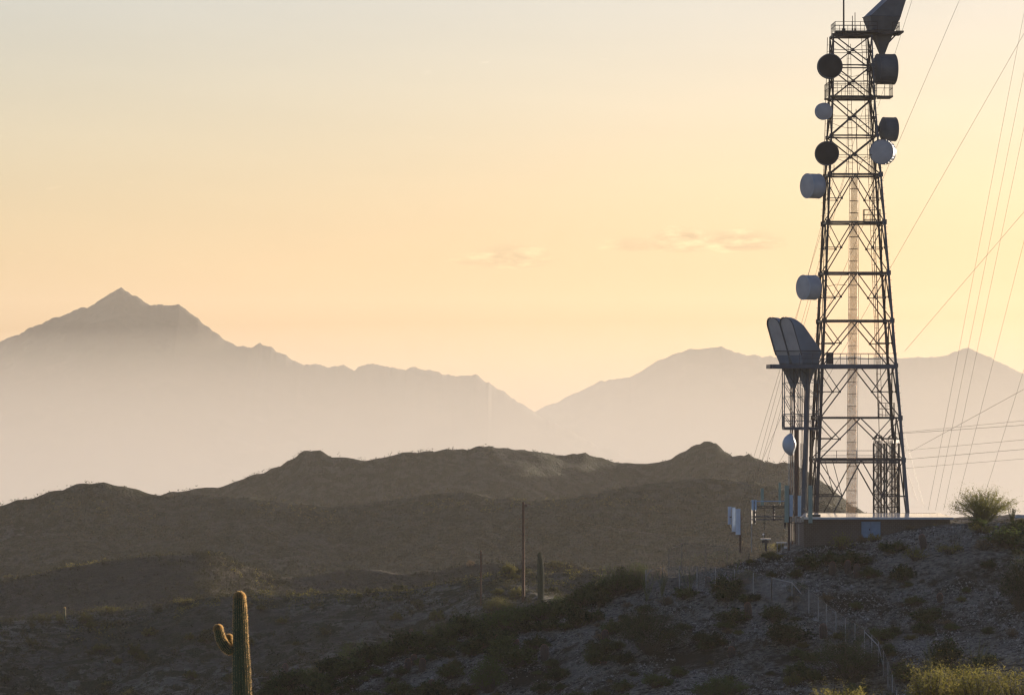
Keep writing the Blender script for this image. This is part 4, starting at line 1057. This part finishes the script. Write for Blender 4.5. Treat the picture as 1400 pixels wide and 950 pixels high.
ocotillo(884, 822, 52, 9, 'green ocotillo with wands spreading left above the largest bush')
ocotillo(905, 815, 40, 10, 'bushy bright green ocotillo behind the largest bush at the fence')
ocotillo(942, 815, 44, 7, 'thin green ocotillo standing against the upper fence')
ocotillo(822, 803, 32, 12, 'dense green ocotillo on the crest, left of its neighbour')
ocotillo(840, 798, 30, 10, 'dense green ocotillo on the crest near the fence end')
ocotillo(1005, 790, 30, 6, 'small green ocotillo behind the fence left of the corner')
ocotillo(1020, 760, 34, 5, 'bare grey ocotillo beside the rusty mast', 'leaf_dry')
ocotillo(492, 900, 30, 12, 'bright green wand shrub rising over the lower left crest')
ocotillo(1335, 925, 60, 9, 'spindly grey-green stalks behind the sunlit corner bush', 'leaf_olive')
ocotillo(1275, 935, 60, 8, 'spindly stalks beside the lower end of the downhill fence', 'leaf_olive')
# cacti
def cactus_body(pts, rs, ribs, depth, seg=3, n=None):
    """ribbed sweep along a path; returns body mesh and spine mesh"""
    n = ribs * 2; b_ = MB(); sp_ = MB(); P_ = []; Rr = []
    for i in range(len(pts) - 1):
        for q in range(seg):
            t = q / seg; P_.append(pts[i] + (pts[i + 1] - pts[i]) * t); Rr.append(rs[i] + (rs[i + 1] - rs[i]) * t)
    P_.append(pts[-1]); Rr.append(rs[-1]); vs = []; u = None
    for i, p in enumerate(P_):
        d = (P_[min(i + 1, len(P_) - 1)] - P_[max(i - 1, 0)]).normalized()
        if u is None: u = d.orthogonal().normalized()
        u = (u - d * u.dot(d)).normalized(); w_ = d.cross(u)
        for j in range(n):
            t = 2 * math.pi * j / n; r = Rr[i] * (1 if j % 2 == 0 else 1 - depth); o = (u * math.cos(t) + w_ * math.sin(t))
            vs.append(p + o * r)
    fs = [(i * n + j, i * n + (j + 1) % n, (i + 1) * n + (j + 1) % n, (i + 1) * n + j) for i in range(len(P_) - 1) for j in range(n)]
    fs.append(tuple((len(P_) - 1) * n + j for j in range(n))); b_.add(vs, fs)
    return b_, P_, Rr, n, vs
def spines(vs, n, rows, L_, wd, per=2, every=1):
    m = MB()
    for i in range(0, rows - 1, every):
        c = sum((Vector(vs[i * n + j]) for j in range(n)), Vector()) / n
        for j in range(0, n, 2):
            for k2 in range(per):
                t = random.random(); p = Vector(vs[i * n + j]) * (1 - t) + Vector(vs[(i + 1) * n + j]) * t
                o = (p - c).normalized(); o = (o + Vector((random.gauss(0, .45), random.gauss(0, .45), random.gauss(0, .45)))).normalized()
                sd_ = o.cross(Vector((random.gauss(0, 1), random.gauss(0, 1), random.gauss(0, 1)))).normalized() * wd
                m.add([p - sd_, p + sd_, p + o * L_ * random.uniform(.6, 1.2)], [(0, 1, 2)])
    return m
def dome_end(pts, rs, r, n=5):
    d = (pts[-1] - pts[-2]).normalized(); c = pts[-1]
    for i in range(1, n + 1):
        a = math.pi / 2 * i / n; pts.append(c + d * r * 1.05 * math.sin(a)); rs.append(max(r * math.cos(a), .01))
    return pts, rs
def saguaro(label, base, specs, ribs, L_, wd, per, sm='spine', skm='skin'):
    t = thing('saguaro_cactus', label, 'cactus', base)
    for k3, (pts, rs) in enumerate(specs):
        pts = [p - base for p in pts]; pts, rs = dome_end(pts, list(rs), rs[-1])
        b_, P_, Rr, n, vs = cactus_body(pts, rs, ribs if k3 == 0 else max(9, ribs - 4), .13, seg=6)
        o = b_.build('trunk' if k3 == 0 else 'arm', M[skm], t)
        spines(vs, n, len(P_), L_, wd, per).build('spines', M[sm], o)
SD_ = 155.; q = lambda px, py, dd=0.: P(px, py, SD_ + dd)
gb = q(331, 1090); gb.z = base_z(gb.x, gb.y) - .3
saguaro('sunrimmed saguaro cactus with two short arms in the lower left foreground', gb,
        [([gb, q(331, 950), q(330, 915), q(329, 880), q(328.5, 850), q(328, 830), q(327.5, 817)], [.36, .325, .305, .265, .245, .225, .195]),
         ([q(322, 886), q(313, 889), q(308, 884), q(302, 874), q(298.5, 860)], [.12, .15, .165, .165, .15]),
         ([q(322, 884, .35), q(317, 886, .45), q(314.5, 880, .5), q(313.2, 872, .5)], [.09, .11, .12, .115])], 20, .058, .0045, 7)
g_ = at(739, 824); saguaro('single dark column saguaro right of the tall wooden pole', g_,
        [([g_ - Vector((0, 0, .4)), P(739.5, 800, g_.y), P(739, 775, g_.y), P(738.2, 764, g_.y), P(737.8, 757, g_.y)], [.42, .50, .49, .40, .28])], 16, .06, .006, 1, 'spine_dark', 'skin_deep')
def barrel(px, py, hpx, wpx, label, lean=0., red=True):
    g_ = at(px, py); s = F / g_.y; hh = hpx / s; r = wpx / 2 / s
    t = thing('barrel_cactus', label, 'cactus', g_, random.uniform(0, 6), 'barrel cacti on the shaded hillside')
    pts = [Vector((0, 0, -.1)), Vector((0, 0, hh * .3)), Vector((lean * .1, 0, hh * .6)), Vector((lean * .2, 0, hh - r))]; pts, rs = dome_end(pts, [r * .85, r, r * 1.02, r * .92], r * .92, 4)
    b_, P_, Rr, n, vs = cactus_body(pts, rs, 14, .16, seg=3); b_.build('body', M['skin_dark'], t); spines(vs, n, len(P_), .075, .008, 3).build('spines', M['spine_red'], t)
BL = 'barrel cactus '
for a in [(1023, 846, 23, 10, 'tall reddish ' + BL + 'below the fence, left of its corner', .5), (1000, 897, 14, 9, BL + 'alone on the pale patch left of the lower bushes', 0),
          (1138, 785, 18, 9, BL + 'left one of three above the pale stony patch', 0), (1159, 783, 18, 9, BL + 'middle one of three, pale-tipped, above the stony patch', 0), (1171.6, 789, 19, 9, BL + 'right one of three above the stony patch', 0),
          (1125.5, 872, 20, 10, BL + 'right behind the downhill fence mesh', 0), (968, 802, 14, 8, BL + 'behind the posts of the upper fence', 0), (1262.5, 750, 20, 9, 'tall leaning ' + BL + 'high on the right slope near the roof end', -.8),
          (744.6, 902, 22, 11, 'red-tipped ' + BL + 'below the column saguaro', .6), (706, 886, 13, 7, 'small ' + BL + 'between the dark bushes under the poles', 0), (681, 881, 14, 9, BL + 'just below the tall pole thicket', 0),
          (827.5, 877, 17, 9, BL + 'at the left rim of the largest dark bush', 0), (825, 908, 7, 8, 'tiny round ' + BL + 'under the largest dark bush', 0), (562, 869, 10, 6, 'small dark ' + BL + 'standing on the left crest skyline', 0),
          (390, 922, 16, 8, 'dark ' + BL + 'standing on the crest right of the sunrimmed saguaro', 0), (558, 915, 16, 9, BL + 'left one of a tight cluster of three', 0), (566, 908, 14, 8, BL + 'back one of a tight cluster of three', 0), (577.5, 917, 18, 9, BL + 'right one of a tight cluster of three', 0),
          (389, 946, 12, 9, BL + 'at the bottom edge below the crest one', 0), (590, 948, 20, 10, BL + 'at the bottom edge below the tight cluster', 0), (378, 950, 12, 8, BL + 'lowest on the left, at the very bottom edge', 0), (1285, 822, 12, 8, BL + 'in the middle of the right-hand slope', 0)]:
    barrel(*a)
# round green tree on the crest
def tree(px, py, wpx, hpx, label):
    g_ = g_ = Vector((P(px, py, 460).x, 460, G(P(px, py, 460).x, 460))); s = F / 460
    t = thing('palo_verde_tree', label, 'tree', g_ - Vector((0, 0, .1))); tk = MB(); lf = MB(); Wd, H = wpx / s, hpx / s; ends = []
    def grow(p, d, L_, r, lv):
        n = 3; q_ = p
        for i in range(n):
            d = (d + Vector((random.gauss(0, .16), random.gauss(0, .16), random.gauss(0, .10)))).normalized(); nx = q_ + d * L_ / n
            tk.tube(q_, nx, r * (1 - i * .2), r * (1 - (i + 1) * .2), 5, caps=False); q_ = nx
            if lv >= 2: ends.append(q_)
        if lv >= 5: return
        for k4 in range(random.choice((2, 3, 3))):
            nd = (d + Vector((random.gauss(0, .6), random.gauss(0, .6), random.gauss(.12, .32)))).normalized(); grow(q_, nd, L_ * random.uniform(.6, .82), r * .6, lv + 1)
    for k5 in range(11):
        a = 6.28 * k5 / 11 + random.uniform(-.3, .3); grow(Vector((0, 0, -.1)), Vector((math.cos(a) * .75, math.sin(a) * .75, .8)).normalized(), H * .30, .07, 0)
    xs_ = sorted(e.x for e in ends); zs_ = sorted(e.z for e in ends); mx = max(abs(xs_[len(xs_) // 60]), abs(xs_[-len(xs_) // 60])); mz = zs_[-len(zs_) // 100]
    sc_ = (Wd / 2 / mx, Wd / 2 / mx, H / mz)
    tk.v = [(a * sc_[0], b * sc_[1], c * sc_[2]) for a, b, c in tk.v]
    for e in ends:
        e = Vector((e.x * sc_[0], e.y * sc_[1], e.z * sc_[2]))
        for k6 in range(4): leaf(lf, e + Vector((random.gauss(0, .17), random.gauss(0, .17), random.gauss(0, .14))), random.uniform(.04, .085))
    tk.build('trunk', M['bark_green'], t); lf.build('crown', M['leaf_sunlit_yellow2'], t)
M['leaf_sunlit_yellow2'] = leafmat('leaf_palo_verde', (.14, .15, .04), (.22, .22, .06), trans=.6)
g_ = Vector((P(1345, 714, 460).x, 460, G(P(1345, 714, 460).x, 460))); s_ = F / 460
st, lf = shrub_mesh(110 / s_, 55 / s_, 9500, .08, 210, upright=.3, spread=.06)
extra, _l = shrub_mesh(80 / s_, 40 / s_, 10, .05, 60)
st.v = [tuple(v) for v in st.v]; b0 = len(st.v); st.v += [tuple(v) for v in extra.v]; st.f += [tuple(b0 + i for i in f) for f in extra.f]; st.m += extra.m
for a_ in range(6): st.tube((0, 0, -.2), (math.cos(a_ * 1.05) * 1.1, math.sin(a_ * 1.05) * 1.1, 1.5), .10, .05, 6)
t = thing('palo_verde_tree', 'round airy green tree on the crest right of the roof', 'tree', g_ - Vector((0, 0, .1)))
st.build('trunk', M['bark_green'], t); lf.build('crown', M['leaf_sunlit_yellow2'], t)
ocotillo(1384, 716, 24, 14, 'small scraggly shrub at the right of the round green tree', 'leaf_olive')
pbush('olive', 1396, 718, 30, 12, 'low lit bush in front of the pale wall at the far right')
# loose stones on the hillside (nobody could count them)
m = MB(); k7 = 0
while k7 < 34000:
    Y = random.uniform(395, 463); px = random.uniform(300, 1450); X = (px - 700) / F * Y
    v = noise.noise(Vector((X / 7, Y / 9, 9.1))) + .5 * noise.noise(Vector((X / 2, Y / 3, 2.1)))
    if v < -.02 + random.gauss(0, .12): continue
    if px < 860 and random.random() < .55: continue
    if px < 1310 and px > 1090 and Y > 459: continue
    z0 = hill_z(X, Y); r = random.choice((.035, .04, .05, .06, .08, .12)) * random.uniform(.7, 1.5) * (2.2 if random.random() < .02 else 1)
    c = Vector((X, Y, z0 + r * .15)); a = random.uniform(0, 6.28); vs = []
    for j in range(5): t = a + 6.28 * j / 5; vs.append(c + Vector((math.cos(t) * r * random.uniform(.7, 1.2), math.sin(t) * r, -r * .3)))
    vs.append(c + Vector((random.uniform(-.3, .3) * r, random.uniform(-.3, .3) * r, r * random.uniform(.4, .8)))); m.add(vs, [(j, (j + 1) % 5, 5) for j in range(5)]); k7 += 1
tag(m.build('gravel', M['rock']), 'loose pale stones strewn over the shaded hillside', 'gravel', kind='stuff')
m = MB(); k9 = 0
while k9 < 5200:
    Y = random.uniform(400, 461); px = random.uniform(310, 1430); X = (px - 700) / F * Y
    v = noise.noise(Vector((X / 6, Y / 8, 19.1)))
    if v < .02 + random.gauss(0, .1) - (.12 if px < 850 else 0): continue
    z0 = hill_z(X, Y); k9 += 1
    for q in range(9): leaf(m, Vector((X + random.gauss(0, .28), Y + random.gauss(0, .28), z0 + random.uniform(0, .28))), random.uniform(.05, .12), up=.6)
tag(m.build('ground_cover', M['leaf_dry2']), 'low dry ground cover scattered between the stones of the hillside', 'ground cover', kind='stuff')
# scrub on the slopes beyond: nearest ones as single bushes, the rest as ground cover
def blob_(m, c, w_, h_, n, r):
    for q in range(n):
        a = random.uniform(0, 6.28); e = random.uniform(.0, 1.); rr = w_ / 2 * math.sqrt(random.random()) * (1 - .5 * e)
        leaf(m, Vector((c[0] + math.cos(a) * rr, c[1] + math.sin(a) * rr, c[2] + e * h_)), r * random.uniform(.6, 1.3))
k8 = 0
while k8 < 70:
    px = random.uniform(-10, 760); top = lerp_table(SA, px); py = random.uniform(top + 1, 960)
    if py > lerp_table(HS, px) - 2: continue
    g_ = cast(px, py, 600.)
    if g_ is None or g_.y > 722: continue
    w_ = random.uniform(1.2, 3.0); plant(random.choice(['far', 'far', 'olive']), g_, w_, w_ * random.uniform(.45, .7), 'low scrub bush on the pale stony slope across the gully', 'scrub bushes on the pale slope'); k8 += 1
spec = [(fA, SA, 612, 735, 8500, 13, .19, 1.25, 'scrub growing over the pale stony slope'), (fB, SB, 840, 975, 8000, 9, .26, 1.5, 'scrub growing over the dark scrubby hill'),
        (fC, SC, 1330, 1612, 11000, 5, .4, 1.8, 'scrub growing over the low brown hills'), (fD, SD, 1850, 2215, 11000, 5, .45, 1.9, 'scrub growing over the knobbly brown ridge')]
for fn, sil, y0, y1, n, lv, lr, bw, lab in spec:
    m = MB(); c_ = 0; tr_ = 0
    while c_ < n and tr_ < n * 4:
        tr_ += 1; t = random.random(); Y = y0 + (y1 - y0) * t; px = random.uniform(-180, 1500); X = (px - 700) / F * Y
        if noise.noise(Vector((X / bw / 16, Y / bw / 16, 1.7))) < -.1 and random.random() < .6: continue
        z0 = fn(X, Y); w_ = bw * random.uniform(.7, 1.8); blob_(m, (X, Y, z0 - .1), w_, w_ * .55, lv, lr); c_ += 1
    if sil is SB:
        for q in range(500): px = random.uniform(265, 400); Y = random.uniform(925, 962); X = (px - 700) / F * Y; blob_(m, (X, Y, fn(X, Y) - .1), 1.8, 1.1, 12, .26)
    # denser fringe along the skyline of each ridge
    Dr = 700 if sil is SA else 960 if sil is SB else 1600 if sil is SC else 2200
    for q in range(420 if Dr < 1000 else 520):
        px = random.uniform(-100, 1400); X = (px - 700) / F * Dr
        if noise.noise(Vector((px / 45, Dr, 0))) < -.15: continue
        best = max(((fn(X * (Dr + dd) / Dr, Dr + dd) / (Dr + dd), dd) for dd in range(-40, 41, 8)))
        Y = Dr + best[1] + random.uniform(-4, 4); X = X * Y / Dr; w_ = bw * random.uniform(.5, 1.1); blob_(m, (X, Y, fn(X, Y) - (.2 if Dr < 1500 else .7)), w_ * (1 if Dr < 1500 else 1.5), w_ * random.uniform(.35, .7), lv * 2, lr * .8)
    tag(m.build('scrub', M['scrub_mid']), lab, 'scrub', kind='stuff')
for fn, sil, Dr, spans, step, wd, ht, lr_, lab in (  # crest brush added; its lighter leaf colour paints the sunlit fringe
        (fA, SA, 700., ((90, 175), (235, 300), (345, 640), (650, 900)), 2.2, 1.5, .7, .14, 'yellow brush added as a sunlit fringe along the crest of the pale slope'),
        (fB, SB, 960., ((20, 150), (285, 385), (560, 840)), 2.4, 1.8, .8, .18, 'yellow brush added as a sunlit fringe along the crest of the dark hill'),
        (fC, SC, 1600., ((60, 210), (330, 480), (560, 900)), 3.0, 2.4, 1.0, .3, 'brush added as a sunlit fringe along the crest of the low hills')):
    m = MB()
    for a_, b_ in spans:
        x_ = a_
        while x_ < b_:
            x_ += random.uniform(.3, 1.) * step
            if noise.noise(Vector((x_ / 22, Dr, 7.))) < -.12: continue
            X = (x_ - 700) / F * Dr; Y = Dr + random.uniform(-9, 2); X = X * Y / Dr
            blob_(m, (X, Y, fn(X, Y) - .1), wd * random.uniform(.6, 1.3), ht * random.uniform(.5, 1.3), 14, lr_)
    tag(m.build('brush', M['leaf_sunlit_yellow' if Dr < 1500 else 'leaf_olive']), lab, 'brush', kind='stuff')
for key, px, py, w_, h_, lab in [
    ('yellow', 146, 837, 46, 11, 'long yellow sunlit shrub on the crest of the pale slope, far left'), ('yellow', 252, 825, 38, 10, 'yellow sunlit shrub on the slope crest left of the saguaro'),
    ('yellow', 82, 850, 18, 12, 'small yellow-green shrub beside the thin cactus at far left'), ('yellow', 425, 811, 16, 9, 'round yellow shrub on the pale ridge right of the saguaro'),
    ('dry', 643, 775, 14, 11, 'round tan shrub on the ridge left of the tall pole'), ('olive', 757, 776, 30, 12, 'wide tan shrub on the ridge right of the column cactus'),
    ('yellow', 300, 760, 14, 8, 'yellow shrub on top of the dark scrubby hill'), ('yellow', 177, 952, 26, 14, 'yellow shrub at the bottom edge left of the saguaro'), ('olive', 12, 790, 18, 6, 'olive shrub on the dark hill crest at the left edge')]:
    pbush(key, px, py, w_, h_, lab, lo=600.)
g_ = at(88.5, 852, 600.); saguaro('thin distant column cactus on the pale slope at far left', g_, [([g_, g_ + Vector((0, 0, 1.4)), g_ + Vector((0, 0, 2.4))], [.16, .18, .15])], 12, .08, .01, 2)
